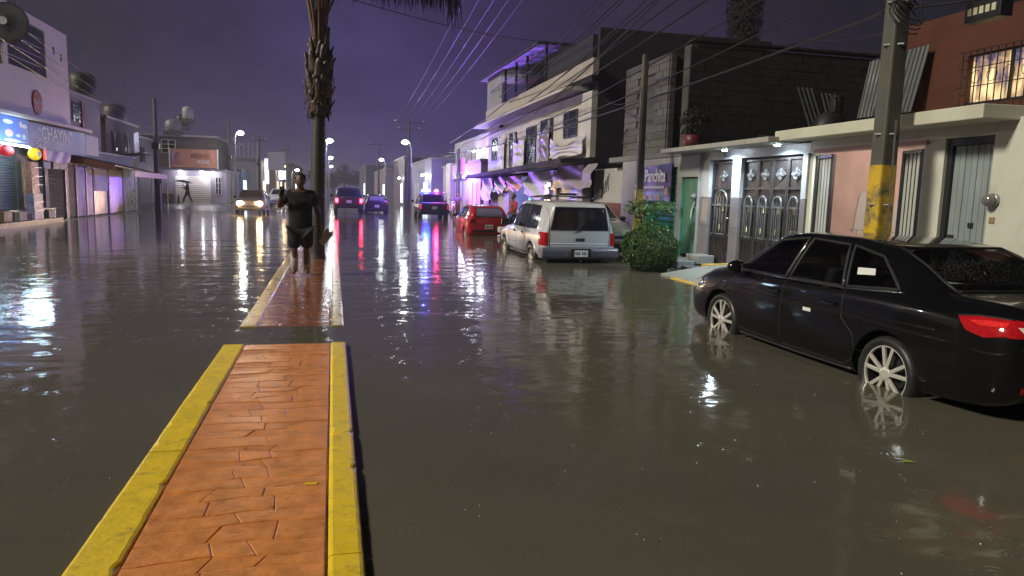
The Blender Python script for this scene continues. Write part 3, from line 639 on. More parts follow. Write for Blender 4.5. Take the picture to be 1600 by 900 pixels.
def thin_glass(name, tint, rough=.02, dropscale=0):
    m = bpy.data.materials.new(name); m.use_nodes = True; t_ = m.node_tree; N_ = t_.nodes.new; L_ = t_.links.new
    t_.nodes.remove(t_.nodes['Principled BSDF']); o_ = t_.nodes['Material Output']; tr = N_('ShaderNodeBsdfTransparent'); tr.inputs[0].default_value = (*tint, 1)
    gl = N_('ShaderNodeBsdfGlossy'); gl.inputs['Roughness'].default_value = rough; fr_ = N_('ShaderNodeFresnel'); fr_.inputs[0].default_value = 1.5; mi = N_('ShaderNodeMixShader')
    if dropscale:
        tc_ = N_('ShaderNodeTexCoord'); v_ = N_('ShaderNodeTexVoronoi'); v_.inputs['Scale'].default_value = dropscale; L_(tc_.outputs['Object'], v_.inputs['Vector'])
        mr_ = N_('ShaderNodeMapRange'); mr_.inputs[1].default_value = 0; mr_.inputs[2].default_value = .3; mr_.inputs[3].default_value = .004; mr_.inputs[4].default_value = 0; L_(v_.outputs['Distance'], mr_.inputs[0])
        bp_ = N_('ShaderNodeBump'); bp_.inputs['Distance'].default_value = 1; bp_.inputs['Strength'].default_value = .8; L_(mr_.outputs[0], bp_.inputs['Height']); L_(bp_.outputs[0], gl.inputs['Normal']); L_(bp_.outputs[0], fr_.inputs['Normal'])
    L_(fr_.outputs[0], mi.inputs[0]); L_(tr.outputs[0], mi.inputs[1]); L_(gl.outputs[0], mi.inputs[2]); L_(mi.outputs[0], o_.inputs[0]); return m
m_carglass = thin_glass('tinted_car_glass', (.5, .52, .54), .02, 60)
# ---------------------------------------------------------------- black sedan
p_black = car_paint('wet_black_car_paint', (.0035, .0037, .0045), .25)
rows = [(0, .50, .80, .90, .66, .64, .56), (.03, .40, .87, .985, .77, .74, .64), (.10, .33, .92, 1.035, .83, .79, .69), (.25, .28, .945, 1.06, .87, .825, .71), (.55, .25, .96, 1.075, .89, .85, .71),
        (.66, .24, .965, 1.115, .895, .855, .69), (.95, .24, .97, 1.285, .90, .86, .655), (1.35, .23, .965, 1.415, .90, .865, .64), (1.95, .23, .955, 1.455, .90, .865, .635), (2.45, .23, .945, 1.455, .90, .865, .635),
        (2.80, .23, .94, 1.405, .90, .865, .645), (3.20, .23, .93, 1.20, .90, .86, .67), (3.52, .24, .92, .995, .90, .85, .71), (3.9, .25, .875, .945, .895, .83, .70), (4.25, .26, .79, .86, .86, .77, .64), (4.45, .29, .71, .76, .79, .70, .55), (4.52, .36, .64, .69, .70, .62, .46), (4.55, .42, .59, .63, .6, .53, .4)]
rows = [(.95-(.95-r_[0])*1.17 if r_[0] < .95 else r_[0], *r_[1:]) for r_ in rows]
sedan = Car('parked_car', 'black sedan with alloy wheels standing wheel-deep in the flood water', 'car', rows, p_black, [(.95, .80), (3.60, .80)], .325)
W_side = [('window', [(3.30, .975), (2.44, .985), (2.36, 1.395), (2.80, 1.345)]), ('window', [(2.37, .985), (1.58, 1.0), (1.74, 1.372), (2.29, 1.395)]), ('quarter_window', [(1.53, 1.005), (.93, 1.05), (1.27, 1.30), (1.68, 1.372)])]
W_rear = [(-.62, 1.085), (.62, 1.085), (.55, 1.385), (-.55, 1.385)]; W_front = [(-.66, 1.03), (.66, 1.03), (.55, 1.385), (-.55, 1.385)]
for v in ('L', 'R'):
    for nm, poly in W_side:
        gp = sedan.decal(nm, poly, v, m_carglass, .001, 6)
        sedan.line('frame', poly, v, m_black, .016, .0, True, gp)
    sedan.line('chrome_trim', [(3.34, .962), (2.4, .972), (1.55, .985), (.88, 1.03)], v, m_chrome, .008, .006)
    sedan.line('chrome_trim', [(2.41, .985), (2.33, 1.39)], v, m_chrome, .005, .016)
    sedan.line('chrome_trim', [(1.555, 1.0), (1.71, 1.365)], v, m_chrome, .006, .016)
    for pts in ([(3.32, .95), (3.36, .6), (3.30, .32), (2.50, .3)], [(2.40, .95), (2.42, .6), (2.40, .3)], [(1.52, .97), (1.50, .72), (1.34, .60), (1.28, .40), (1.45, .3), (2.4, .3)]):
        sedan.line('door_seam', pts, v, m_black, .0055, .0)
    sg = -1 if v == 'L' else 1
    for y in (2.55, 1.68):
        h, n = sedan.hit((y, .83), v); x = h.x
        hd_ = MB().tube([(x+sg*.004, y-.10, .83), (x+sg*.03, y-.07, .832), (x+sg*.03, y+.07, .836), (x+sg*.004, y+.10, .836)], .013, 8).build('door_handle', p_black, sedan.root, smooth=True)
        MB().tube([(x+sg*.045, y-.07, .826), (x+sg*.045, y+.07, .83)], .004, 6).build('chrome_strip', m_chrome, hd_)
    mi = MB().sphere((sg*1.0, 3.12, 1.02), (.12, .075, .075), 14, 8).build('wing_mirror', p_black, sedan.root, smooth=True)
    MB().box(sg*.93-.06, sg*.93+.06, 3.04, 3.055, .97, 1.065).build('mirror_glass', m_chrome, mi, bevel=.01)
    MB().tube([(sg*.84, 3.14, .955), (sg*.92, 3.13, .985)], .03, 8).build('mirror_stalk', p_black, mi)
    tl = sedan.decal('tail_light', [(.30, .945), (.14, .965), (-.085, .965), (-.085, .85), (.06, .82), (.20, .85)], v, m_redlens, .006, 6, label='long red tail light with a pale reversing strip')
    sedan.decal('rear_lens', [(sg*.80, .965), (sg*.42, .95), (sg*.40, .85), (sg*.80, .84)], 'B', m_redlens, .006, 6, tl)
    sedan.decal('inner_lens', [(.20, .925), (.06, .94), (-.06, .94), (-.06, .905), (.10, .90)], v, mat('bright_red_lens', (.75, .03, .03), .1, 0, .3, 60), .010, 5, tl)
    sedan.decal('reverse_lens', [(sg*.74, .915), (sg*.46, .91), (sg*.46, .875), (sg*.72, .875)], 'B', m_clearlens, .012, 5, tl)
    sedan.line('rim_line', [(.30, .945), (.14, .965), (-.07, .965)], v, m_black, .008, .006, parent=tl)
    sedan.decal('side_lens', [(4.15, .76), (4.30, .76), (4.46, .68), (4.44, .62), (4.25, .66)], v, m_clearlens, .004, 5)
    sedan.line('sill_trim', [(1.32, .27), (2.2, .255), (3.2, .265)], v, m_darkmetal, .016, .004)
    sedan.line('crease', [(.45, .80), (1.4, .795), (2.4, .785), (3.4, .77)], v, p_black, .010, -.006)
    if v == 'L':
        sedan.decal('sticker', [(2.05, .70), (1.93, .70), (1.93, .735), (2.05, .735)], v, m_white, .003, 1)
        sedan.decal('sticker', [(1.47, 1.12), (1.26, 1.135), (1.29, 1.19), (1.50, 1.18)], v, m_white, .004, 2, label='small white permit sticker in the rear quarter window')
        sedan.decal('badge', [(3.58, .80), (3.50, .80), (3.50, .815), (3.58, .815)], v, m_chrome, .004, 1)
rg = sedan.decal('rear_window', W_rear, 'B', m_carglass, .001, 6); wg = sedan.decal('windscreen', W_front, 'F', m_carglass, .001, 6)
sedan.line('frame', W_rear, 'B', m_black, .014, 0, True, rg); sedan.line('frame', W_front, 'F', m_black, .014, 0, True, wg)
for x0, x1 in ((-.70, -.40), (.40, .70)): sedan.decal('reflector', [(x0, .44), (x1, .44), (x1, .49), (x0, .49)], 'B', m_redlens, .006, 3)
sedan.line('bumper_seam', [(-.62, .68), (0, .68), (.62, .68)], 'B', m_black, .005, 0); sedan.line('boot_seam', [(-.5, .70), (-.5, .94), (.5, .94), (.5, .70)], 'B', m_black, .004, 0)
sedan.decal('lower_valance', [(-.66, .36), (.66, .36), (.62, .43), (-.62, .43)], 'B', m_black, .004, 4); sedan.plate(0, .60)
sedan.line('chrome_trim', [(-.45, .80), (.45, .80)], 'B', m_chrome, .008, .004); sedan.decal('grille', [(-.5, .42), (.5, .42), (.42, .58), (-.42, .58)], 'F', m_black, .004, 4)
bm = bmesh.new(); bm.from_mesh(sedan.body.data); kill = []
for f in bm.faces:
    c = f.calc_center_median()
    if c.z > .97 and abs(c.x) > .5 and any(inpoly((c.y, c.z), pl) for _, pl in W_side): kill.append(f)
    elif c.z > 1.0 and c.y < 1.55 and inpoly((c.x, c.z), W_rear): kill.append(f)
    elif c.z > 1.0 and c.y > 2.7 and inpoly((c.x, c.z), W_front): kill.append(f)
bmesh.ops.delete(bm, geom=kill, context='FACES'); bm.to_mesh(sedan.body.data); bm.free()
for y in (.95, 3.60): sedan.wheel(y, .785, .325, .245)
m_seat = mat('dark_seat_cloth', (.02, .02, .022), .8)
for x in (-.37, .37):
    s_ = MB().prism([(2.2, .5), (2.7, .5), (2.72, .62), (2.34, .62), (2.12, 1.12), (2.02, 1.12)], 'x', x-.23, x+.23).build('seat', m_seat, sedan.root, bevel=.04)
    MB().obox((x, 2.03, 1.23), (.25, .10, .19), Matrix.Rotation(-.2, 3, 'X')).box(x-.05, x-.035, 2.03, 2.045, 1.08, 1.2).box(x+.035, x+.05, 2.03, 2.045, 1.08, 1.2).build('headrest', m_seat, s_, bevel=.035)
MB().prism([(1.15, .5), (1.7, .5), (1.7, .62), (1.35, .62), (1.12, 1.08), (1.0, 1.08)], 'x', -.62, .62).build('rear_seat', m_seat, sedan.root, bevel=.04)
MB().box(-.75, .75, 2.9, 3.4, .6, .93).build('dashboard', m_seat, sedan.root, bevel=.05)
MB().tube([(-.37+.17*math.cos(a), 2.82-.06*math.sin(a), .95+.16*math.sin(a)) for a in [2*math.pi*i/20 for i in range(21)]], .014, 6).build('steering_wheel', m_seat, sedan.root)
sedan.root.location = (5.44, 4.14, -.20); sedan.root.rotation_euler = (0, 0, R(.6))
# ---------------------------------------------------------------- silver estate 4x4
p_silver = car_paint('wet_silver_car_paint', (.62, .62, .64), .3, .1)
rows = [(0, .62, 1.02, 1.60, .83, .80, .60), (.04, .55, 1.06, 1.70, .87, .84, .64), (.18, .50, 1.08, 1.755, .90, .865, .675), (.6, .48, 1.08, 1.785, .915, .875, .70), (1.5, .46, 1.07, 1.80, .92, .88, .705), (2.4, .45, 1.06, 1.79, .92, .88, .70), (2.85, .45, 1.055, 1.72, .92, .88, .69),
        (3.3, .46, 1.05, 1.36, .915, .87, .72), (3.52, .46, 1.04, 1.14, .91, .865, .76), (4.1, .48, 1.0, 1.08, .90, .84, .72), (4.6, .50, .92, .98, .87, .80, .68), (4.82, .52, .82, .87, .80, .72, .6), (4.9, .58, .74, .78, .7, .62, .5)]
suv = Car('parked_car', 'silver four-wheel-drive estate parked ahead of the black sedan in the water', 'car', rows, p_silver, [(1.02, .80), (3.96, .80)], .375, boxy=.4, arch=.06)
m_suvglass = mat('suv_glass', (.012, .011, .02), .06, 0, .05)
for v in ('L', 'R'):
    for poly in ([(3.28, 1.11), (2.52, 1.10), (2.50, 1.66), (2.88, 1.64)], [(2.44, 1.10), (1.66, 1.10), (1.70, 1.68), (2.42, 1.68)], [(1.58, 1.10), (.62, 1.12), (.72, 1.66), (1.60, 1.68)]):
        gp = suv.decal('window', poly, v, m_suvglass, .004, 6); suv.line('frame', poly, v, m_black, .009, .004, True, gp)
    for pts in ([(3.38, 1.06), (3.40, .52)], [(2.48, 1.08), (2.48, .52)], [(1.62, 1.08), (1.60, .9), (1.5, .6)]): suv.line('door_seam', pts, v, m_black, .006, 0)
    sg = -1 if v == 'L' else 1
    for y in (2.68, 1.82): MB().obox((sg*.93, y, .97), (.03, .14, .045)).build('door_handle', m_black, suv.root, bevel=.01)
    mi = MB().obox((sg*1.08, 3.12, 1.17), (.22, .10, .17)).build('wing_mirror', m_iron, suv.root, bevel=.03); MB().obox((sg*.95, 3.14, 1.12), (.1, .05, .06)).build('mirror_stalk', m_iron, mi)
    suv.line('side_moulding', [(3.35, .72), (2.4, .72), (1.5, .72)], v, p_silver, .03, -.012)
    for yc in (1.02, 3.96): suv.line('arch_flare', [(yc+.46*math.cos(a), .40+.46*math.sin(a)) for a in [math.pi*(.03+.94*i/12) for i in range(13)]], v, p_silver, .028, -.008)
    suv.decal('tail_light', [(.34, 1.06), (.05, 1.06), (.0, .98), (.0, .76), (.30, .76)], v, m_redlens, .012, 6, label='tall red tail light'); 
    MB().tube([(sg*.58, .7, 1.85), (sg*.58, 1.2, 1.87), (sg*.58, 2.4, 1.86), (sg*.58, 2.7, 1.83)], .018, 8).build('roof_rail', m_iron, suv.root, smooth=True)
    suv.decal('tail_light_face', [(sg*.84, 1.06), (sg*.76, 1.06), (sg*.76, .76), (sg*.86, .76)], 'B', m_redlens, .012, 4)
    MB().prism([(3.3, .42), (1.5, .42), (1.5, .47), (3.3, .47)], 'x', sg*.80, sg*.90).build('sill', m_iron, suv.root, bevel=.015)
for y in (1.1, 2.2): MB().tube([(-.58, y, 1.87), (-.3, y, 1.895), (.3, y, 1.895), (.58, y, 1.87)], .016, 8).build('roof_bar', m_iron, suv.root, smooth=True)
gp = suv.decal('rear_window', [(-.70, 1.12), (.70, 1.12), (.60, 1.64), (-.60, 1.64)], 'B', m_suvglass, .006, 6); suv.line('frame', [(-.70, 1.12), (.70, 1.12), (.60, 1.64), (-.60, 1.64)], 'B', m_black, .012, .004, True, gp)
MB().tube([(.05, -.035, 1.12), (.0, -.04, 1.09), (-.12, -.04, 1.085)], .012, 6).build('wiper', m_black, suv.root)
h, n = suv.hit((0, .92), 'B'); MB().obox((.02, h.y-.01, .90), (.22, .03, .07)).build('tailgate_handle', m_black, suv.root, bevel=.015)
suv.line('tailgate_seam', [(-.72, 1.7), (-.74, 1.08), (-.72, .72), (.72, .72), (.74, 1.08), (.72, 1.7)], 'B', m_black, .006, .0); suv.line('crease', [(-.70, .80), (.70, .80)], 'B', p_silver, .012, -.002)
m_bump = mat('grey_bumper', (.11, .11, .15), .3, 0, .1, 3, coat=.4)
bb = MB().prism([(-.13, .50), (-.15, .66), (-.12, .72), (.25, .72), (.25, .45), (-.08, .45)], 'x', -.93, .93).build('bumper', m_bump, suv.root, bevel=.03)
MB().box(-.24, .24, -.165, -.148, .50, .70).build('plate_recess', m_iron, bb, bevel=.01); MB().box(-.16, .16, -.178, -.168, .515, .665).build('number_plate', m_plate, bb)
mb = MB()
for i in (0, 1, 2, 4, 5, 6): mb.box(-.13+.04*i-.012, -.13+.04*i+.012, -.1805, -.1785, .56, .625)
mb.build('characters', m_ink, bb)
MB().lathe([(.02, 0), (.028, .03), (.0, .05)], (.0, -.14, .40), 10).build('tow_ball', m_chrome, suv.root); MB().box(-.7, .7, .2, 4.6, .38, .48).build('chassis', m_black, suv.root)
for x0, x1 in ((-.92, -.6), (.6, .92)): MB().box(x0, x1, 4.72, 4.86, .78, .95).build('headlight', m_clearlens, suv.root, bevel=.03)
MB().prism([(4.6, .45), (4.98, .5), (4.98, .70), (4.6, .72)], 'x', -.9, .9).build('bumper', m_bump, suv.root, bevel=.03)
for y in (1.02, 3.96): suv.wheel(y, .80, .375, .215, 'five', .24)
suv.root.location = (5.58, 16.0, -.36); suv.root.rotation_euler = (0, 0, R(-.6))
# ---------------------------------------------------------------- red hatchback
p_red = car_paint('wet_red_car_paint', (.42, .012, .022), .28)
hrows = [(0, .40, .86, 1.06, .70, .66, .56), (.03, .33, .90, 1.14, .755, .71, .60), (.14, .28, .92, 1.24, .80, .755, .59), (.4, .25, .925, 1.36, .82, .775, .57), (.9, .23, .92, 1.405, .825, .785, .56), (1.6, .22, .91, 1.42, .825, .785, .56), (2.0, .22, .905, 1.38, .825, .785, .57), (2.45, .22, .90, 1.14, .825, .78, .62), (2.72, .23, .885, .965, .82, .77, .66), (3.3, .25, .82, .89, .80, .73, .6), (3.65, .30, .70, .76, .74, .66, .52), (3.75, .40, .62, .66, .62, .55, .42)]
def hatch(name, label, paint, cat='car', group=None):
    c = Car(name, label, cat, hrows, paint, [(.72, .72), (3.08, .72)], .29, group=group)
    for v in ('L', 'R'):
        for poly in ([(2.52, .945), (1.66, .945), (1.64, 1.33), (1.98, 1.32)], [(1.58, .945), (.86, .95), (.95, 1.31), (1.57, 1.33)]):
            gp = c.decal('window', poly, v, m_glassdark, .004, 5); c.line('frame', poly, v, m_black, .008, .003, True, gp)
        for pts in ([(2.58, .9), (2.6, .4)], [(1.62, .92), (1.6, .3)]): c.line('door_seam', pts, v, m_black, .006, 0)
        sg = -1 if v == 'L' else 1; MB().sphere((sg*.90, 2.42, .97), (.1, .06, .06), 10, 6).build('wing_mirror', m_iron, c.root, smooth=True)
        c.line('side_moulding', [(2.9, .55), (1.0, .55)], v, m_black, .018, 0)
        c.decal('tail_light', [(sg*.70, .90), (sg*.5, .90), (sg*.5, .78), (sg*.72, .74)], 'B', mat('dim_red_lens', (.12, .004, .012), .12), .006, 4); c.decal('headlight', [(sg*.62, .70), (sg*.36, .68), (sg*.36, .58), (sg*.62, .60)], 'F', m_clearlens, .006, 4)
    rw = [(-.54, .99), (.54, .99), (.46, 1.30), (-.46, 1.30)]; gp = c.decal('rear_window', rw, 'B', mat('misted_glass', (.16, .15, .24), .2), .004, 5); c.line('frame', rw, 'B', m_black, .012, .004, True, gp)
    ww = [(-.60, .98), (.60, .98), (.5, 1.34), (-.5, 1.34)]; c.decal('windscreen', ww, 'F', m_glassdark, .004, 5)
    c.line('bumper_seam', [(-.64, .70), (0, .70), (.64, .70)], 'B', m_chrome, .009, 0); c.plate(0, .62); c.decal('bumper', [(-.6, .42), (.6, .42), (.62, .50), (-.62, .50)], 'B', m_black, .006, 4); c.decal('grille', [(-.5, .45), (.5, .45), (.5, .54), (-.5, .54)], 'F', m_black, .006, 4)
    for y in (.72, 3.08): c.wheel(y, .70, .29, .18, 'five', .17)
    return c
red = hatch('parked_car', 'red hatchback with misted rear window standing axle-deep before the draped house', p_red)
red.root.location = (5.62, 26.3, -.30)
pale = hatch('parked_car', 'pale beige hatchback nosing out from behind the clipped round bush', car_paint('wet_beige_car_paint', (.48, .45, .38), .3))
pale.root.location = (7.2, 21.95, -.02); pale.root.rotation_euler = (0, 0, R(180))
onc = hatch('oncoming_car', 'grey car driving with bright headlights on through the flood', car_paint('wet_grey_car_paint', (.14, .13, .14), .3), group=None)
for sg in (-1, 1):
    MB().sphere((sg*.50, 3.76, .66), (.16, .08, .11), 14, 8).build('lit_headlight', glow('headlamp_glow', (1, .66, .32), 420), onc.root, smooth=True)
    o = light('headlight_beam', (0, 0, 0), (1, .70, .42), 900, None, .08, 'SPOT', (R(88), 0, 0), 150, .9); o.parent = onc.root; o.location = (sg*.52, 3.85, .66)
onc.root.location = (-4.4, 45.6, .0); onc.root.rotation_euler = (0, 0, R(180))
sil = hatch('waiting_car', 'small silver car stopped behind the oncoming car', car_paint('wet_pale_car_paint', (.46, .46, .46), .3)); sil.root.location = (-3.9, 60, .05); sil.root.rotation_euler = (0, 0, R(180))
dkc = hatch('driving_car', 'dark blue car in the far lane ahead of the police pickup', car_paint('wet_blue_car_paint', (.012, .012, .03), .3)); dkc.root.location = (2.9, 50, -.15)
# ---------------------------------------------------------------- pickups
def pickup(name, label, paint, police=False):
    rows = [(0, .62, .98, 1.02, .84, .80, .74), (.05, .55, 1.0, 1.06, .87, .84, .78), (.5, .5, 1.02, 1.06, .89, .86, .80), (1.75, .48, 1.03, 1.08, .89, .86, .80), (1.86, .48, 1.03, 1.56, .89, .86, .66), (2.0, .48, 1.03, 1.64, .89, .86, .67), (2.9, .47, 1.02, 1.66, .89, .86, .67), (3.3, .47, 1.02, 1.55, .89, .86, .67), (3.75, .47, 1.01, 1.12, .89, .86, .72), (4.4, .5, .97, 1.04, .87, .82, .7), (4.95, .55, .86, .92, .82, .76, .64), (5.1, .62, .74, .78, .7, .64, .5)]
    c = Car(name, label, 'pickup truck', rows, paint, [(1.1, .78), (4.1, .78)], .36, boxy=.4)
    for v in ('L', 'R'):
        for poly in ([(3.62, 1.08), (2.92, 1.08), (2.90, 1.55), (3.22, 1.53)], [(2.84, 1.08), (2.1, 1.08), (2.12, 1.55), (2.82, 1.56)]): c.decal('window', poly, v, m_glassdark, .004, 5)
        sg = -1 if v == 'L' else 1; MB().obox((sg*1.03, 3.45, 1.13), (.18, .09, .15)).build('wing_mirror', m_iron, c.root, bevel=.03)
        for pts in ([(3.72, 1.04), (3.72, .52)], [(2.88, 1.04), (2.88, .52)], [(2.04, 1.04), (2.04, .52)]): c.line('door_seam', pts, v, m_black, .006, 0)
        if police: c.decal('side_stripe', [(3.6, .98), (.3, .98), (.3, .80), (3.6, .80)], v, m_white, .004, 5)
    c.decal('rear_window', [(-.55, 1.1), (.55, 1.1), (.5, 1.5), (-.5, 1.5)], 'B', m_glassdark, .004, 4)
    MB().box(-.76, .76, .12, 1.74, 1.02, 1.085).build('bed_liner', m_black, c.root)
    MB().prism([(-.14, .5), (-.14, .66), (.1, .66), (.1, .5)], 'x', -.86, .86).build('bumper', m_iron, c.root, bevel=.02); c.plate(0, .8)
    for y in (1.1, 4.1): c.wheel(y, .78, .36, .2, 'five', .22)
    MB().box(-.7, .7, .2, 4.8, .4, .5).build('chassis', m_black, c.root)
    return c
pol = pickup('police_pickup', 'dark police pickup with blue and red roof lights flashing', car_paint('wet_navy_paint', (.035, .03, .07), .3), True)
for sg in (-1, 1): 
    MB().box(sg*.80-.06, sg*.80+.06, -.02, .05, .72, .98).build('tail_light', glow('dim_tail', (.8, .02, .06), .6), pol.root, bevel=.015)
    MB().tube([(sg*.72, .2, 1.06), (sg*.70, .25, 1.66), (sg*.70, 1.6, 1.7), (sg*.72, 1.7, 1.06)], .028, 8).build('roll_bar', m_steel, pol.root, smooth=True)
MB().tube([(-.70, .25, 1.66), (.70, .25, 1.66)], .028, 8).build('roll_bar', m_steel, pol.root)
MB().box(-.66, .66, 2.5, 2.75, 1.67, 1.71).build('light_bar_base', m_black, pol.root)
for x, nm, col, pw in ((-.42, 'blue_beacon', (.03, .12, 1), 120), (-.14, 'blue_beacon', (.03, .12, 1), 120), (.36, 'red_beacon', (1, .02, .06), 160)):
    MB().sphere((x, 2.62, 1.79), (.13, .12, .085), 14, 8).build(nm, glow(nm, col, pw), pol.root, smooth=True)
for x, col, en in ((-.3, (.10, .10, 1), 3600), (.36, (1, .05, .25), 560)):
    o = light('beacon_light', (0, 0, 0), col, en, None, .1); o.parent = pol.root; o.location = (x, 2.3, 1.95)
pol.root.location = (5.72, 42.0, -.18); pol.root.rotation_euler = (0, 0, R(-2))
trk = pickup('pickup_truck', 'dark pickup with red tail lights lit, driving away beside the median', car_paint('wet_purple_grey_paint', (.03, .027, .04), .3))
for x in (-.72, .72): 
    MB().box(x-.075, x+.075, -.03, .05, .74, .98).build('tail_light', glow('brake_glow', (1, .02, .05), 35), trk.root, bevel=.02)
    o = light('tail_light_lamp', (0, 0, 0), (1, .03, .06), 16, None, .08); o.parent = trk.root; o.location = (x, -.2, .86)
trk.root.location = (.95, 45.2, .02)
# ---------------------------------------------------------------- motorcycle by the far pole
mc = thing('motorcycle', 'small white scooter parked by the wall past the police pickup', 'motorcycle', (7.7, 47, 0))
for y in (46.45, 47.6):
    wv = MB().lathe([(.24, -.04), (.30, -.03), (.31, 0), (.30, .03), (.24, .04)], (7.7, y, .32), 20, 'x', cap=False).build('wheel', m_tyre, mc, smooth=True)
    MB().lathe([(.24, -.02), (.03, -.03), (.03, .03), (.24, .02)], (7.7, y, .32), 16, 'x').build('rim', m_alloy, wv)
MB().prism([(46.3, .55), (46.5, .75), (46.9, .62), (47.2, .35), (47.5, .55), (47.6, .95), (47.45, 1.0), (47.3, .7), (47.0, .78), (46.4, .86)], 'x', 7.58, 7.82).build('body', m_white, mc, bevel=.04)
MB().obox((7.7, 46.75, .86), (.24, .62, .1)).build('seat', m_black, mc, bevel=.03)
MB().tube([(7.38, 47.35, 1.08), (7.6, 47.45, 1.02), (7.8, 47.45, 1.02), (8.02, 47.35, 1.08)], .02, 6).build('handlebar', m_black, mc)
simple_person('person', 'person in grey rain clothes standing beside the parked scooter', (7.75, 46.0, .0), R(-95), ((.03, 0), (-.03, 0), ((.08, -.24, 1.15), (.2, -.15, 1.0)), ((.08, .24, 1.15), (.2, .15, 1.0))), (m_greycloth, m_greycloth), 1.5)
# ================================================================== right side of the street
def corr(mb, x, y0, y1, z0, z1, pitch=.12, amp=.02, axis='y', thick=.0):
    """corrugated sheet standing in the plane x=const (axis y) or y=const (axis x)"""
    n = max(2, int(abs(y1-y0)/pitch*6)); fn = (lambda u, v: (x+amp*math.sin(2*math.pi*(y1-y0)*u/pitch), y0+(y1-y0)*u, z0+(z1-z0)*v)) if axis == 'y' else (lambda u, v: (y0+(y1-y0)*u, x+amp*math.sin(2*math.pi*(y1-y0)*u/pitch), z0+(z1-z0)*v))
    return mb.grid(fn, n, 2)
def cloth(name, m, parent, x, y0, y1, z0, z1, swag=.25, folds=4, bulge=.08, seed=0, nx=-1, sx=44, sz=24):
    """hung fabric with swags between its upper corners"""
    rr_ = random.Random(seed); ph = rr_.uniform(0, 6)
    def fn(u, v):
        s_ = math.sin(math.pi*u); dz = -swag*s_*(1-.55*v)*(z1-z0)
        f = math.sin(u*folds*2*math.pi+ph+2*v)*.4+math.sin((v*3.2+s_*1.5)*2*math.pi)*.6
        return (x+nx*bulge*(.6*s_+.5*f*(.2+s_)), y0+(y1-y0)*u+.04*math.sin(v*7+ph), z1+(z0-z1)*v+dz*(1-v*.7))
    o = MB().grid(fn, sx, sz).build(name, m, parent, smooth=True); return o
def block_wall(parent, x0, x1, y, z0, z1, facing, holes=(), bw=.40, bh=.20, m=None):
    """courses of hollow concrete blocks, each a block of its own sharing one mesh"""
    g = .012; me = None; k = 0; nrow = int((z1-z0)/bh)
    off = rootof(parent).location
    for r_ in range(nrow):
        n = int((x1-x0)/bw); st_ = (bw/2 if r_ % 2 else 0); c = x0-st_
        while c < x1-.05:
            a, b_ = max(x0, c), min(x1, c+bw); c += bw
            zc = z0+bh*r_
            if b_-a < .06 or any(h[0] < (a+b_)/2 < h[1] and h[2] < zc+bh/2 < h[3] for h in holes): continue
            L_ = b_-a-g
            if me is None:
                mb = MB().box(-.5, .5, -.03, .03, -.5, .5); me = mb.mesh('block'); me.materials.append(m or m_block)
            o = bpy.data.objects.new('block', me); C.objects.link(o); o.parent = parent; pr = random.uniform(-.006, .006)
            if facing == 'y': o.location = Vector(((a+b_)/2, y+pr, zc+bh/2))-off
            else: o.location = Vector((y+pr, (a+b_)/2, zc+bh/2))-off; o.rotation_euler = (0, 0, R(90))
            o.scale = (L_, 1, bh-g); k += 1
    return k
# ---- cream single-storey house with garage and metal door
ch = thing('cream_house', 'cream plastered single-storey house with open garage and metal slat door', 'house', (8.5, 9.6, 0))
MB().box(8.4, 8.6, 7.08, 7.84, .1, 2.70).box(8.4, 8.6, 8.63, 9.0, .1, 2.70).box(8.4, 8.6, 11.47, 11.62, .1, 2.70).box(8.4, 8.6, 7.84, 8.63, 2.5, 2.70).box(8.4, 8.6, 9.0, 11.47, 2.44, 2.70).build('wall', m_cream, ch)
MB().box(8.602, 13.5, 7.08, 7.25, .1, 2.7).box(8.602, 13.5, 7.252, 8.8, .06, .1).build('side_wall', m_cream, ch)
sl = MB().prism([(7.86, 7.55), (13.5, 7.08), (13.5, 12.1), (7.95, 12.1)], 'z', 2.66, 2.84).build('roof_slab', mat('cream_concrete', (.55, .54, .43), .55, 0, .12, 1.5, .003, 40, .15, (.25, .24, .19)), ch, bevel=.012)
MB().box(8.35, 8.397, 8.93, 11.5, 2.44, 2.50).build('drip_edge', mat('pink_trim', (.45, .26, .24), .6), ch)
m_pink = mat('pink_plaster', (.68, .50, .44), .65, 0, .2, 1.8, .004, 30, .22, (.62, .54, .5))
m_patch = mat('bare_white_plaster', (.62, .62, .60), .6, 0, .08, 3)
MB().box(8.602, 13.5, 11.62, 11.75, .1, 2.655).box(13.4, 13.5, 8.7, 11.62, .1, 2.655).box(8.602, 13.4, 8.64, 8.72, .1, 2.655).build('garage_wall', m_pink, ch)
MB().box(8.6, 13.4, 8.72, 11.62, .02, .12).build('garage_floor', m_concrete, ch)
MB().box(8.602, 13.4, 8.72, 11.62, 2.60, 2.654).build('garage_ceiling', mat('pale_pink_ceiling', (.62, .5, .48), .6), ch)
# bare patch of plaster with a torn edge
rr_ = random.Random(4); pts = [(9.38, .12), (13.3, .12), (13.3, 1.5)]+[(13.3-.33*i, 1.5+.12*math.sin(i*1.7)+rr_.uniform(-.07, .07)) for i in range(1, 9)]+[(10.2, 1.62), (9.95, 1.72), (9.8, 1.64), (9.68, 1.68), (9.6, 1.78), (9.5, 1.74), (9.46, 1.5), (9.42, 1.1), (9.40, .6)]
MB().prism(pts, 'y', 11.606, 11.62).build('plaster_patch', m_patch, ch)
bl = thing('assumed_ceiling_bulb', 'assumed unseen bare bulb added under the pink garage ceiling', 'lamp', (10.2, 9.4, 2.5))  # bulb hidden from view, assumed and added to light the garage interior
MB().sphere((10.2, 9.35, 2.46), .035, 10, 8).build('bulb', glow('assumed_bulb_glow', (1, .86, .72), 25), bl, smooth=True); MB().lathe([(.03, 0), (.03, .1)], (10.2, 9.35, 2.495), 10).build('socket', m_white, bl)
light('bulb_light', (10.2, 9.35, 2.38), (1, .86, .76), 110, bl, .05)
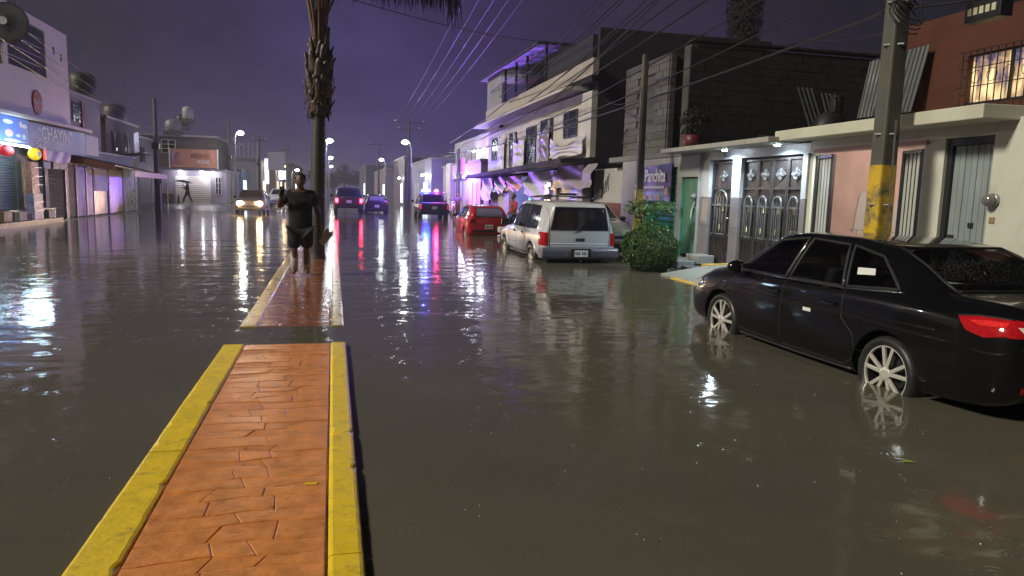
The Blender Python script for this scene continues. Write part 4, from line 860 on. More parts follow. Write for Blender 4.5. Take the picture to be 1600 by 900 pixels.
# folding grille leaves
m_bar = mat('grey_green_bar', (.44, .46, .42), .4, .1, .12, 6)
def grille(label, y0, y1, x, lean):
    t_ = thing('garage_gate', label, 'gate', (x, y0, .12)); X = lambda y: x+lean*(y-y0)
    for z in (.14, 2.36): MB().bar((X(y0), y0, z), (X(y1), y1, z), .05).build('rail', m_iron, t_)
    MB().bar((X(y0), y0, .84), (X(y1), y1, .84), .03).build('rail', m_iron, t_)
    for y in (y0, y1): MB().bar((X(y), y, .12), (X(y), y, 2.38), .055).build('stile', m_iron, t_)
    MB().obox(((X(y0)+X(y1))/2+.04, (y0+y1)/2, 1.25), (.006, abs(y1-y0), 2.2), Matrix.Rotation(-math.atan(lean), 3, 'Z')).build('backing', m_black, t_)  # black sheet added only to make the gaps between the bars dark
    n = 5
    for i in range(n):
        y = y0+(y1-y0)*(i+.5)/n; MB().obox((X(y)+.015, y, 1.25), (.008, abs(y1-y0)/n*.5, 2.2)).build('bar', m_bar, t_)
    return t_
g1 = grille('folded garage gate leaf of pale upright bars beside the blue-grey pillar', 11.42, 10.85, 8.44, .25)
grille('folded garage gate leaf of pale upright bars beside the metal slat door', 9.04, 9.55, 8.44, .25)
wf = thing('wire_fence', 'low wire mesh panel across the open garage', 'fence', (8.7, 10.2, .12))
for i in range(9): MB().bar((8.72, 9.6+.15*i, .15), (8.72, 9.6+.15*i, 1.12), .005).build('wire', m_iron, wf)
for i in range(8): MB().bar((8.725, 9.58, .2+.13*i), (8.725, 10.84, .2+.13*i), .005).build('wire', m_iron, wf)
# metal slat door
dr = thing('metal_door', 'blue-grey metal slat door in a black frame beside the electric meter', 'door', (8.5, 8.2, .1))
m_slat = mat('blue_grey_painted_metal', (.27, .31, .31), .42, .1, .16, 5, .001, 30, .14, (.12, .13, .13), stretch=(1, 1, .3))
MB().box(8.45, 8.53, 8.55, 8.625, .12, 2.49).box(8.45, 8.53, 7.845, 7.87, .12, 2.49).box(8.45, 8.53, 7.87, 8.55, 2.40, 2.49).build('frame', m_iron, dr)
MB().box(8.52, 8.53, 7.87, 8.55, .12, 2.40).build('backing', m_black, dr)
for i in range(7): 
    y = 7.875+.0965*i; MB().box(8.497-.004*(i % 2), 8.515, y, y+.088, .13, 2.395).build('slat', m_slat, dr, bevel=.004)
MB().box(8.47, 8.497, 8.42, 8.54, 1.02, 1.16).build('lock_case', m_iron, dr, bevel=.006); MB().tube([(8.46, 8.40, 1.08), (8.44, 8.36, 1.08), (8.44, 8.33, 1.10)], .018, 8).build('latch', m_iron, dr); MB().box(8.478, 8.494, 8.12, 8.2, 1.27, 1.34).build('lock_plate', m_iron, dr)
def meter(label, y, z, x=8.4):
    t_ = thing('electric_meter', label, 'meter', (x, y, z))
    MB().lathe([(.085, 0), (.09, -.04), (.088, -.05)], (x, y, z), 24, 'x').build('base', m_steel, t_, smooth=True)
    MB().lathe([(.078, -.05), (.076, -.12), (.06, -.15), (.001, -.16)], (x, y, z), 24, 'x', cap=False).build('glass_dome', mat('meter_glass', (.20, .19, .18), .1, .2, .15, 40), t_, smooth=True)
    MB().box(x-.012, x-.002, y-.04, y+.04, z-.30, z-.22).build('seal_plate', mat('brown_stain', (.28, .2, .1), .6), t_)
meter('round glass electric meter on the cream wall beside the slat door', 7.75, 1.65)
meter('round pale electric meter between the green door and the iron gate', 15.72, 1.62, 8.38)
MB_ = MB().tube([(8.34, 15.72, 1.52), (8.33, 15.86, 1.3), (8.34, 15.9, 1.1)], .02, 8); tag(MB_.build('meter_conduit', m_white), 'short slanting pale conduit below the pale electric meter', 'pipe')
# dark ruin wall at the end
rw_ = thing('block_wall', 'dark mossy block wall with brick-red base next to the cream house', 'wall', (8.3, 6.6, 0))
MB().box(8.33, 8.6, 4.5, 7.07, .1, 2.45).build('core', m_mortar, rw_)
block_wall(rw_, 4.5, 7.06, 8.32, 1.05, 2.6, 'x', m=mat('mossy_block', (.05, .05, .045), .7, 0, .3, 6, .006, 30))
MB().box(8.28, 8.6, 4.5, 7.07, .08, 1.04).build('base', mat('red_brown_plaster', (.22, .08, .05), .6, 0, .2, 3), rw_)
# ---- orange house behind with lit barred window
oh = thing('orange_house', 'rust orange upper storey with a lit barred window', 'house', (11.5, 11, 2.8))
m_orange = mat('rust_orange_plaster', (.085, .024, .011), .7, 0, .25, 1.2, .004, 30, .25, (.08, .03, .02))
WY0, WY1, WZ0, WZ1 = 9.55, 11.2, 3.40, 4.27
MB().box(11.2, 11.4, 11.2, 13.05, 2.80, 5.10).box(11.2, 11.4, 8.4, WY0, 2.80, 4.9).box(11.2, 11.4, WY0, WY1, 2.80, WZ0).box(11.2, 11.4, WY0, WY1, WZ1, 5.0).box(11.4, 15, 12.9, 13.05, 2.8, 5.0).build('wall', m_orange, oh)
cw = MB().grid(lambda u, v: (11.33+.035*math.sin(u*34)+.02*math.sin(u*11), WY0+(WY1-WY0)*u, WZ0+(WZ1-WZ0)*v), 60, 3)
cm = bpy.data.materials.new('lit_curtain'); cm.use_nodes = True; tt = cm.node_tree; pb = tt.nodes['Principled BSDF']; gg = tt.nodes.new('ShaderNodeNewGeometry'); nn = tt.nodes.new('ShaderNodeTexNoise'); nn.inputs['Scale'].default_value = 5; mm = tt.nodes.new('ShaderNodeMapping'); mm.inputs['Scale'].default_value = (1, 1.4, .35)
rr2 = tt.nodes.new('ShaderNodeValToRGB'); e = rr2.color_ramp.elements; e[0].position = .35; e[0].color = (.10, .08, .17, 1); e[1].position = .62; e[1].color = (1, .78, .42, 1); q = e.new(.48); q.color = (.42, .27, .15, 1)
tt.links.new(gg.outputs['Position'], mm.inputs[0]); tt.links.new(mm.outputs[0], nn.inputs[0]); tt.links.new(nn.outputs[0], rr2.inputs[0]); tt.links.new(rr2.outputs[0], pb.inputs['Emission Color']); tt.links.new(rr2.outputs[0], pb.inputs['Base Color']); pb.inputs['Emission Strength'].default_value = .75
wd_ = cw.build('window', cm, oh, smooth=True, label='lit window with pale curtains behind iron bars')
MB().box(11.24, 11.29, WY0, WY1, WZ0, WZ0+.03).box(11.24, 11.29, WY0, WY1, WZ1-.03, WZ1).box(11.24, 11.29, 10.32, 10.36, WZ0, WZ1).build('frame', m_iron, wd_)
for i in range(12):
    y = WY0+.04+.142*i; MB().bar((11.05, y, WZ0-.05), (11.05, y, WZ1+.04), .014).build('bar', m_iron, oh)
for z in (WZ0-.04, 3.68, 4.0, WZ1+.03): MB().bar((11.045, WY0-.03, z), (11.045, WY1+.05, z), .014).build('bar', m_iron, oh)
for i in range(4):
    y = 9.85+.33*i; MB().tube([(11.04, y+.1*math.cos(a), 3.84+.11*math.sin(a)) for a in [2*math.pi*k/16 for k in range(17)]], .006, 5).build('scroll', m_iron, oh)
m_zinc = mat('weathered_zinc_sheet', (.055, .06, .06), .5, .3, .2, 2)
def leaning_sheet(label, base, wd, ht, lean, side=0., rz=0.):
    t_ = thing('corrugated_sheet', label, 'sheet', base); o = MB().grid(lambda u, v: (base[0]+.015*math.sin(u*wd/.11*2*math.pi)+lean*v, base[1]+wd*u+side*v, base[2]+ht*v), 40, 3).build('sheet', m_zinc, t_, smooth=True); return t_
leaning_sheet('corrugated zinc sheet leaning on the orange house', (10.85, 12.05, 3.35), .75, 1.25, .2, -.1)
leaning_sheet('dull zinc sheet behind the concrete utility pole leaning on the orange house', (10.8, 12.9, 3.35), .6, 1.2, .25, .05)
def leaning_x(label, base, wd, ht, shx):
    t_ = thing('corrugated_sheet', label, 'sheet', base); MB().grid(lambda u, v: (base[0]+wd*u+shx*v, base[1]+.02*math.sin(u*wd/.13*2*math.pi)+.3*v, base[2]+ht*v), 30, 3).build('sheet', m_zinc, t_, smooth=True)
leaning_x('corrugated sheet tilted against the grey block wall on the roof', (12.05, 16.6, 3.0), .55, 1.5, -.45)
leaning_x('narrow corrugated sheet behind the dark bundle on the roof', (12.65, 16.65, 3.0), .5, 1.4, -.3)
for i in range(5): tag(MB().tube([(9.9+.05*i, 11.75+.13*i, 2.84), (9.92+.05*i, 11.76+.13*i, 3.35+.08*math.sin(i*3))], .008, 5).build('rebar_stub', m_iron), 'rusty reinforcing bar stub sticking up from the cream roof slab', 'rebar', 'rebar stubs on the cream roof')
bn = thing('roof_bundle', 'black plastic drum with a hose standing on a dark sack on the cream roof', 'drum', (11.6, 15.0, 2.8))
MB().sphere((11.25, 15.0, 3.22), (.40, .35, .46), 16, 10).build('sack', m_black, bn, smooth=True); MB().lathe([(.12, 3.35), (.15, 3.42), (.15, 3.78), (.12, 3.85), (.03, 3.88)], (11.42, 15.0, .18), 16).build('drum', m_black, bn, smooth=True)
MB().tube([(11.32, 14.9, 3.98), (11.2, 14.85, 3.93), (11.18, 14.85, 3.6)], .018, 6).build('hose', m_black, bn)
# ---- gate house with canopy lamps
gh = thing('gate_house', 'low house front with blue-grey tiled pillars and a lamp-lit canopy', 'house', (8.6, 13.7, 0))
m_tile = mat('blue_grey_tile', (.45, .47, .52), .35, 0, .12, 2, .002, 20, .1, (.2, .2, .22)); m_tile2 = mat('mauve_grey_tile', (.19, .175, .185), .35, 0, .2, 2)
for y0, y1 in ((15.17, 15.56), (13.86, 14.20), (11.63, 11.78)):
    for k, (z0, z1) in enumerate(((.1, .95), (.956, 1.6), (1.606, 2.44))): MB().box(8.36, 8.6, y0, y1, z0, z1).build('pillar_tile', m_tile if k == 2 else m_tile2, gh, bevel=.006)
MB().box(8.40, 8.6, 11.63, 15.56, 2.442, 2.63).build('lintel', m_tile, gh)
MB().prism([(7.72, 2.63), (8.7, 2.63), (8.7, 2.75), (7.72, 2.73)], 'y', 11.95, 16.45).build('canopy', mat('stained_concrete_edge', (.34, .34, .30), .6, 0, .2, 3, .004, 30, .35, (.07, .07, .06)), gh, bevel=.012)
MB().box(8.7, 14, 11.98, 16.5, 2.5, 2.66).build('roof', m_concrete, gh)
for y, nm in ((14.15, 'lamp beside the narrow gate'), (12.25, 'lamp above the wide gate')):
    lt = thing('canopy_lamp', 'white recessed ' + nm + ' under the concrete canopy', 'lamp', (8.12, y, 2.62))
    MB().lathe([(.075, 0), (.08, -.012), (.06, -.016)], (8.12, y, 2.628), 20).build('ring', m_white, lt); MB().lathe([(.058, 0), (.05, -.02), (.001, -.026)], (8.12, y, 2.612), 18, cap=False).build('lens', glow('led_white', (.80, .95, 1), 70), lt, smooth=True)
    light('lamp_light', (8.12, y, 2.55), (.72, .90, 1), 170, lt, .06, 'SPOT', (0, 0, 0), 165, .5)
text('53', .13, m_iron, gh, (8.395, 14.6, 2.54), ROT_R, 'house_number')
m_gate = mat('dark_brown_gate', (.05, .042, .042), .33, .25, .2, 6, .001, 60); m_gbar = mat('grey_gate_bar', (.22, .22, .23), .3, .5, .15, 8); m_gold = mat('brass_collar', (.5, .42, .2), .3, .8)
def gate_panel(parent, y0, y1, x=8.47):
    """one gate leaf panel: frame, top square with a flower, arch over bars, closed foot"""
    p = MB().box(x, x+.02, y0+.02, y1-.02, .14, 2.40).build('panel', m_gate, parent)
    f = MB()
    for y in (y0, y1-.045): f.box(x-.035, x-.002, y, y+.045, .14, 2.40)
    for z in (.14, .72, 1.78, 2.355): f.box(x-.033, x-.002, y0+.046, y1-.046, z, z+.045)
    f.build('frame', m_gate, p, bevel=.004); yc = (y0+y1)/2; w_ = (y1-y0)
    fl = MB()
    for k in range(4):
        a = k*math.pi/2; fl.obox((x-.02, yc+.07*math.cos(a), 2.08+.06*math.sin(a)), (.03, .1, .07), Matrix.Rotation(a, 3, 'X'))
    fl.sphere((x-.03, yc, 2.08), (.025, .035, .035), 8, 6)
    fl.tube([(x-.02, yc+.16*c, 2.08+.12*s_) for c, s_ in ((1, 0), (0, 1), (-1, 0), (0, -1), (1, 0))], .010, 5); fl.build('flower_ornament', m_gbar, p, bevel=.004)
    aw = w_*.27; MB().tube([(x-.05, yc-aw, .78), (x-.05, yc-aw, 1.5)]+[(x-.05, yc-aw*math.cos(a), 1.5+aw*1.05*math.sin(a)) for a in [math.pi*i/10 for i in range(1, 10)]]+[(x-.05, yc+aw, 1.5), (x-.05, yc+aw, .78)], .022, 8).build('arch', m_gbar, p, smooth=True)
    for i in range(4):
        y = yc-aw+2*aw*(i+.5)/4; MB().tube([(x-.03, y, .78), (x-.03, y, 1.5+aw*.55)], .011, 6).build('bar', m_gbar, p)
        if i in (1, 2): MB().lathe([(.02, -.07), (.024, -.06), (.016, -.045), (.024, -.03), (.016, -.015), (.024, 0), (.016, .015), (.024, .03), (.016, .05)], (x-.03, y, 1.38-.42*(i-1)), 8).build('collar', m_gold, p)
    MB().box(x-.045, x-.015, y0+.05, y1-.05, 1.42, 1.46).build('cross_bar', m_gbar, p); MB().box(x-.04, x-.015, y0+.05, y1-.05, .78, .81).build('cross_bar', m_gbar, p)
    d = MB()
    for s0 in range(5): d.bar((x-.012, y0+.08+s0*(w_-.16)/5, .2), (x-.012, y0+.08+(s0+1)*(w_-.16)/5, .68), .015)
    d.build('foot_moulding', m_gate, p); MB().box(x+.022, x+.03, y0+.05, y1-.05, .76, 1.76).build('frosted_pane', mat('frosted_pane', (.20, .22, .24), .3), p)
sg_ = thing('iron_gate', 'narrow dark iron pedestrian gate with one arch between tiled pillars', 'gate', (8.47, 14.7, .12)); gate_panel(sg_, 14.22, 15.15)
MB().lathe([(.02, 0), (.02, -.05), (.035, -.06), (.03, -.08)], (8.43, 14.32, 1.15), 10, 'x').build('knob', m_steel, sg_)
dg_ = thing('iron_gate', 'wide dark iron double gate with four arches under the canopy', 'gate', (8.47, 12.8, .12))
for i in range(4): gate_panel(dg_, 11.80+.513*i, 11.80+.513*(i+1)-.006)
MB().box(8.41, 8.43, 11.66, 12.0, .98, 1.01).build('bolt', m_steel, dg_)
# things on the gate house roof
pl = thing('potted_plant', 'dark leafy plant in a red pot on the gate house roof', 'plant', (8.3, 15.9, 2.75))
MB().lathe([(.16, 2.75), (.22, 3.05), (.20, 3.05)], (8.25, 15.9, 0), 16).build('pot', mat('red_clay_pot', (.10, .012, .014), .5), pl, smooth=True)
def leaf_cloud(mb, c, r, n, sz, rnd, hollow=.55, up=.0):
    c = Vector(c)
    for _ in range(n):
        a = rnd.uniform(0, 6.283); z = rnd.uniform(-1, 1); q = math.sqrt(1-z*z); rad = (hollow+(1-hollow)*rnd.random()**.5)
        d = Vector((q*math.cos(a), q*math.sin(a), z)); p = c+Vector((d.x*r[0], d.y*r[1], d.z*r[2]))*rad
        n_ = (d+Vector((rnd.uniform(-.8, .8), rnd.uniform(-.8, .8), rnd.uniform(-.4, .9)))).normalized(); x, y, _z = basis(n_); s_ = sz*rnd.uniform(.6, 1.3); rt_ = rnd.uniform(0, 6.28); u = x*math.cos(rt_)+y*math.sin(rt_); v = n_.cross(u)
        mb.add([p-u*s_, p+v*s_*.42+n_*s_*.15, p+u*s_, p-v*s_*.42+n_*s_*.15], [(0, 1, 2, 3)])
m_leaf = mat('green_leaf', (.075, .16, .03), .35, 0, .45, 14); m_leafdark = mat('dark_leaf', (.009, .012, .008), .95, 0, .4, 6)
mb = MB(); leaf_cloud(mb, (8.3, 15.9, 3.35), (.35, .4, .38), 350, .06, random.Random(2)); mb.build('foliage', m_leafdark, pl)
leaning_x('low corrugated sheet lying on the gate house roof', (8.9, 14.2, 2.68), 1.9, .32, .2)
# ---- grey block house behind
bh = thing('block_house', 'unplastered grey concrete block house with tiled wall top', 'house', (9, 18, 0))
MB().box(8.78, 16, 17.24, 17.6, 2.5, 5.42).box(8.66, 16, 18.1, 21.0, 2.78, 5.35).build('core', m_mortar, bh)
m_block_shade = mat('shaded_grey_block', (.019, .019, .020), .9, 0, .3, 3, .004, 60)  # darker copy of the block grey, shade of the unlit side put into colour
block_wall(bh, 8.76, 14.3, 17.23, 2.75, 5.5, 'y', m=m_block_shade)
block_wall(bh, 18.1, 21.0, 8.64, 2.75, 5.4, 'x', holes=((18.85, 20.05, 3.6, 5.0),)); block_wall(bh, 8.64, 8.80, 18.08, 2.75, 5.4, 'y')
MB().box(8.665, 8.70, 18.9, 20.0, 3.62, 4.98).build('window', m_black, bh, label='empty black window opening in the block wall')  # flat black panel, the unlit inside of the opening put into its colour
MB().tube([(8.60, 20.7, 3.6), (8.5, 20.9, 3.3), (8.45, 20.5, 3.0)], .015, 6).build('cable_loop', m_black, bh)
rn = random.Random(8)
for i in range(26):
    x = 8.8+.215*i; MB().box(x, x+.2, 17.16, 17.5, 5.5, 5.54+rn.uniform(0, .02)).build('coping_tile', m_block_shade, bh)
MB().box(8.28, 8.66, 15.5, 21.3, 2.58, 2.74).build('ledge', mat('mossy_ledge', (.16, .16, .14), .7, 0, .3, 4, .006, 25, .4, (.04, .04, .035)), bh, bevel=.02)
# ---- green shop front
gs = thing('green_shop', 'narrow shop front with green roller shutter and green corrugated door', 'shop', (8.4, 17, 0))
m_wallg = mat('grey_stained_plaster', (.30, .30, .28), .65, 0, .2, 2, .003, 40, .25, (.13, .13, .12))
MB().box(8.3, 8.6, 15.57, 15.60, .05, 2.58).box(8.3, 8.6, 16.42, 16.66, .05, 2.58).box(8.3, 8.6, 18.55, 20.2, .05, 2.58).box(8.3, 8.6, 15.6, 16.42, 2.08, 2.58).box(8.3, 8.6, 16.66, 18.55, 2.34, 2.58).build('wall', m_wallg, gs)
m_green = mat('green_painted_metal', (.03, .32, .21), .38, .1, .15, 5, 0, 30, .12, (.02, .10, .07)); m_greenold = mat('faded_green_metal', (.10, .24, .16), .42, .1, .2, 3, 0, 30, .3, (.25, .24, .2), stretch=(1, 1, .25))
for i in range(16):
    z = .12+.138*i; MB().prism([(8.40, z), (8.375, z+.03), (8.37, z+.07), (8.375, z+.11), (8.40, z+.134)], 'y', 16.67, 18.54).build('shutter_slat', m_green, gs)
corr(MB(), 8.38, 15.61, 16.41, .22, 2.07, .10, .014).build('door', m_greenold, gs, smooth=True, label='faded green corrugated metal door')
MB().box(8.33, 8.36, 15.60, 15.64, .2, 2.08).box(8.33, 8.36, 16.38, 16.42, .2, 2.08).build('door_frame', m_green, gs)
MB().box(8.22, 8.42, 15.57, 18.6, .0, .14).build('sill', m_concrete, gs)
bn = thing('shop_banner', 'blue and purple snack banner with white lettering over the green shutter', 'banner', (8.2, 17.7, 1.9))
mb = MB().grid(lambda u, v: (8.24+.012*math.sin(u*9), 16.85+1.75*u, 1.48+(.90+.06*(1-u))*v), 14, 8); mb.build('cloth', mat('blue_print_cloth', (.03, .038, .17), .5, 0, .15, 2), bn, smooth=True)
MB().grid(lambda u, v: (8.232+.012*math.sin(u*9), 16.86+1.73*u, 1.485+.24*v), 14, 2).build('lower_band', mat('sky_blue_print', (.06, .22, .50), .45), bn, smooth=True)
text('Panchita', .46, mat('banner_white', (.72, .74, .78), .5), bn, (8.215, 17.78, 2.12), ROT_R, 'lettering', .012, .003, .82)
mb = MB(); rn = random.Random(6)
for k in range(14): mb.box(8.212, 8.217, 17.2+.09*k, 17.2+.09*k+.065, 1.80, 1.87)
mb.build('small_print', MATS['banner_white'], bn)
for k, (y, z) in enumerate(((17.05, 1.72), (17.5, 1.57), (17.95, 1.58), (18.35, 1.56))):
    MB().sphere((8.222, y, z), (.006, .13 if k == 0 else .09, .13 if k == 0 else .07), 14, 8).build('food_picture', mat('yellow_orange_print', (.62, .36, .10), .5, 0, .5, 14, 0, 40, .3, (.5, .06, .03)), bn)
# clipped bush, shrub, bucket plant
bs = thing('round_bush', 'clipped ball-shaped green bush beside the silver estate car', 'bush', (6.75, 14.4, 0))
rn = random.Random(12); mb = MB(); leaf_cloud(mb, (6.64, 14.4, .44), (.60, .60, .54), 7500, .027, rn, .84)
for _ in range(34):
    a = rn.uniform(0, 6.283); zz = rn.uniform(-.5, .95); q = math.sqrt(1-zz*zz); leaf_cloud(mb, (6.64+.56*q*math.cos(a), 14.4+.56*q*math.sin(a), .44+.5*zz), (.11, .11, .1), 110, .034, rn, .2); mb.build('foliage', m_leaf, bs)
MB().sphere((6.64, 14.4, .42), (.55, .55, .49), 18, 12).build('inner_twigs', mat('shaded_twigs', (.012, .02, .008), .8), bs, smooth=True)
MB().tube([(6.75, 14.4, -.25), (6.75, 14.4, .3)], [.05, .04], 8).build('stem', m_trunk, bs)
sh = thing('shrub', 'loose leafy sapling growing by the yellow-footed pole', 'shrub', (7.15, 16.1, .1))
mb = MB(); leaf_cloud(mb, (7.0, 15.9, 1.30), (.38, .4, .24), 260, .055, rn, .3); leaf_cloud(mb, (7.55, 15.7, 1.32), (.32, .3, .2), 170, .055, rn, .3); leaf_cloud(mb, (7.2, 15.9, 1.0), (.3, .3, .2), 120, .05, rn, .3); mb.build('foliage', mat('bright_leaf', (.07, .13, .03), .35, 0, .4, 12), sh)
MB().tube([(7.2, 16.0, 0), (7.2, 15.95, .7), (7.0, 15.9, 1.2)], [.03, .022, .012], 6).tube([(7.2, 15.95, .7), (7.5, 15.75, 1.25)], [.018, .01], 6).build('branch', m_trunk, sh)
bk = thing('bucket_plant', 'white paint bucket with a small leggy green plant by the green door', 'plant', (7.35, 14.9, .1))
MB().lathe([(.13, .0), (.16, .30), (.15, .30), (.14, .26)], (7.3, 15.0, .08), 20).build('bucket', mat('white_bucket', (.62, .64, .64), .4, 0, .1, 8), bk, smooth=True)
MB().tube([(7.3, 15.0, .3), (7.3, 15.0, .6), (7.27, 15.0, .88)], .008, 5).build('stem', m_leaf, bk); mb = MB(); leaf_cloud(mb, (7.3, 15.0, .46), (.22, .22, .08), 110, .045, rn, .3); leaf_cloud(mb, (7.28, 15.0, .75), (.09, .09, .2), 40, .04, rn, .3); mb.build('foliage', m_leaf, bk)
# ---- white brick wall with red base
ww_ = thing('brick_wall', 'whitewashed brick wall with a brick-red painted base', 'wall', (8.6, 22, 0))
def brickmat(name, c1, c2, mort):
    m = bpy.data.materials.new(name); m.use_nodes = True; t_ = m.node_tree; b_ = t_.nodes['Principled BSDF']; N_ = t_.nodes.new; g_ = N_('ShaderNodeNewGeometry'); mp_ = N_('ShaderNodeMapping'); mp_.inputs['Rotation'].default_value = (R(90), 0, R(90)); sx_ = N_('ShaderNodeSeparateXYZ'); cx_ = N_('ShaderNodeCombineXYZ')
    t_.links.new(g_.outputs['Position'], sx_.inputs[0]); t_.links.new(sx_.outputs[1], cx_.inputs[0]); t_.links.new(sx_.outputs[2], cx_.inputs[1]); bk_ = N_('ShaderNodeTexBrick'); bk_.inputs['Scale'].default_value = 4.2; bk_.inputs['Color1'].default_value = (*c1, 1); bk_.inputs['Color2'].default_value = (*c2, 1); bk_.inputs['Mortar'].default_value = (*mort, 1); bk_.inputs['Mortar Size'].default_value = .025
    t_.links.new(cx_.outputs[0], bk_.inputs[0]); t_.links.new(bk_.outputs[0], b_.inputs['Base Color']); b_.inputs['Roughness'].default_value = .6; bp_ = N_('ShaderNodeBump'); bp_.inputs['Distance'].default_value = .008; bp_.invert = True; t_.links.new(bk_.outputs[1], bp_.inputs['Height']); t_.links.new(bp_.outputs[0], b_.inputs['Normal']); MATS[name] = m; return m
MB().box(8.6, 8.8, 20.2, 23.38, 1.36, 2.45).build('upper_wall', brickmat('whitewashed_brick', (.50, .48, .47), (.40, .38, .38), (.22, .21, .21)), ww_)
MB().box(8.595, 8.8, 20.2, 23.38, .0, 1.356).build('base', brickmat('red_painted_brick', (.17, .055, .045), (.14, .05, .045), (.08, .03, .03)), ww_)
mb = MB()
for k in range(5): mb.tube([(8.59, 22.0+.15*k, 2.3-.1*k), (8.57, 22.05+.13*k, 2.0-.12*k), (8.58, 22.0+.18*k, 1.75-.05*k)], .012, 5)
tag(mb.build('hanging_wire', m_black), 'tangle of black wires hanging on the whitewashed brick wall', 'wire')
# ================================================================== white house with draped cloths
wh = thing('white_house', 'white three-storey house with cloths draped from its windows', 'house', (9, 30, 0))
Z0a, Z0b = 2.86, 2.62       # floor line falls a little along the street
fl_ = lambda y: Z0a+(Z0b-Z0a)*(y-23.4)/16.6
MB().add([(8.4, 23.4, fl_(23.4)), (8.4, 40, fl_(40)), (8.4, 40, 5.2), (8.4, 23.4, 5.05), (8.6, 23.4, fl_(23.4)), (8.6, 40, fl_(40)), (8.6, 40, 5.2), (8.6, 23.4, 5.05)], [(0, 1, 2, 3), (5, 4, 7, 6), (0, 3, 7, 4), (1, 5, 6, 2), (3, 2, 6, 7), (0, 4, 5, 1)]).build('front_wall', m_whitewall, wh)
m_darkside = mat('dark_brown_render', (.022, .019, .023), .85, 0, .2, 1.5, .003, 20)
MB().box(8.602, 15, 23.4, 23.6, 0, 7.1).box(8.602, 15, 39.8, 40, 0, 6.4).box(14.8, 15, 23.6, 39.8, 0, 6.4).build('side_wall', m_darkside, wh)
MB().prism([(7.75, 5.16), (8.6, 5.16), (8.6, 5.32), (7.75, 5.26)], 'y', 24.3, 41.3).build('eave', m_whitewall, wh, bevel=.02)
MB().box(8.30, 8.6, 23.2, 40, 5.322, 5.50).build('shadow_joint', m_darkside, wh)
MB().box(8.22, 8.42, 22.9, 40, 5.50, 6.02).build('parapet', mat('brick_parapet', (.40, .35, .32), .7, 0, .15, 2, .003, 20, .2, (.22, .19, .18)), wh)
corr(MB(), 8.25, 36.3, 39.9, 6.02, 7.75, .32, .03).build('cladding_sheet', mat('pale_zinc', (.34, .33, .36), .5, .3, .15, 2), wh, smooth=True)
mb = MB().grid(lambda u, v: (8.0+8*v, 28.9+12.6*u, 7.62+.22*u+.03*math.sin(u*12.6/.18*6.283)), 150, 2); mb.build('sheet_roof', mat('rusty_roof_sheet', (.20, .15, .16), .5, .3, .2, 2), wh, smooth=True).modifiers.new('t', 'SOLIDIFY').thickness = .03
MB().bar((8.0, 28.9, 7.60), (16, 28.9, 7.55), .10).build('roof_beam', m_darkside, wh); MB().bar((8.0, 28.8, 7.55), (8.0, 41.5, 7.78), .08).build('roof_beam', m_darkside, wh)
for y in (29.0, 32.0, 34.0, 36.2): MB().bar((8.4, y, 6.0), (8.4, y, 7.7), .09).build('post', m_darkside, wh)
for y in (32.0, 34.0): MB().bar((11, y, 6.0), (11, y, 7.7), .09).build('post', m_darkside, wh)
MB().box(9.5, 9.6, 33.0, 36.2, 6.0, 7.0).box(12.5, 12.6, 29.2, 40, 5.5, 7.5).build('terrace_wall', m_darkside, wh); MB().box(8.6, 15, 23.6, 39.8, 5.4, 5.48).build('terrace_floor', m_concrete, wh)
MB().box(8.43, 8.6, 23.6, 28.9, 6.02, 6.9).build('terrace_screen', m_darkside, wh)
m_winbar = mat('dark_window_bar', (.03, .03, .035), .5)
def win(y0, y1, z0, z1, cols=3, rows_=4):
    w_ = MB().box(8.37, 8.398, y0, y1, z0, z1).build('window', mat('house_glass', (.025, .024, .045), .15), wh)
    MB().box(8.35, 8.368, y0, y0+.07, z0, z1).box(8.35, 8.368, y1-.07, y1, z0, z1).box(8.35, 8.368, y0+.07, y1-.07, z0, z0+.05).box(8.35, 8.368, y0+.07, y1-.07, z1-.05, z1).build('frame', m_winbar, w_)
    for i in range(1, cols): y = y0+(y1-y0)*i/cols; MB().box(8.30, 8.325, y-.02, y+.02, z0, z1).build('bar', m_winbar, w_)
    for i in range(1, rows_): z = z0+(z1-z0)*i/rows_; MB().box(8.33, 8.345, y0, y1, z-.015, z+.015).build('bar', m_winbar, w_)
    return w_
win(24.75, 26.3, 3.66, 4.60, 2, 3); win(27.7, 29.45, 2.95, 4.58, 2, 5); win(30.1, 31.75, 2.90, 4.48, 3, 6); win(33.5, 34.9, 2.86, 4.46, 3, 6); win(37.2, 38.95, 3.30, 4.45, 3, 3)
MB().sphere((8.3, 36.4, 4.9), (.15, .15, .12), 10, 8).build('wall_lamp', m_iron, wh)
m_drape = mat('white_satin_drape', (.58, .54, .56), .38, 0, .12, 4, 0, 40); m_drape2 = mat('grey_satin_drape', (.22, .18, .24), .35, 0, .2, 4)
for args in ((m_drape, 23.75, 27.55, 2.98, 3.75, .55, 2, .12, 'wide white swag of cloth hung below the barred window'), (m_drape2, 27.75, 29.4, 2.9, 4.62, .35, 2, .10, 'tall grey satin cloth hung over a window of the white house'), (m_drape, 31.6, 33.6, 2.82, 4.52, .4, 2, .12, 'white satin cloth hung between two tall windows'), (m_drape, 35.5, 36.9, 2.78, 4.55, .15, 2, .07, 'narrow white cloth hung beside the small end window')):
    m_, y0, y1, z0, z1, sw, fo, bu, lb = args; o = cloth('drape', m_, None, 8.24, y0, y1, z0, z1, sw, fo, bu, int(y0)); o.location = (0, 0, 0); tag(o, lb, 'cloth')
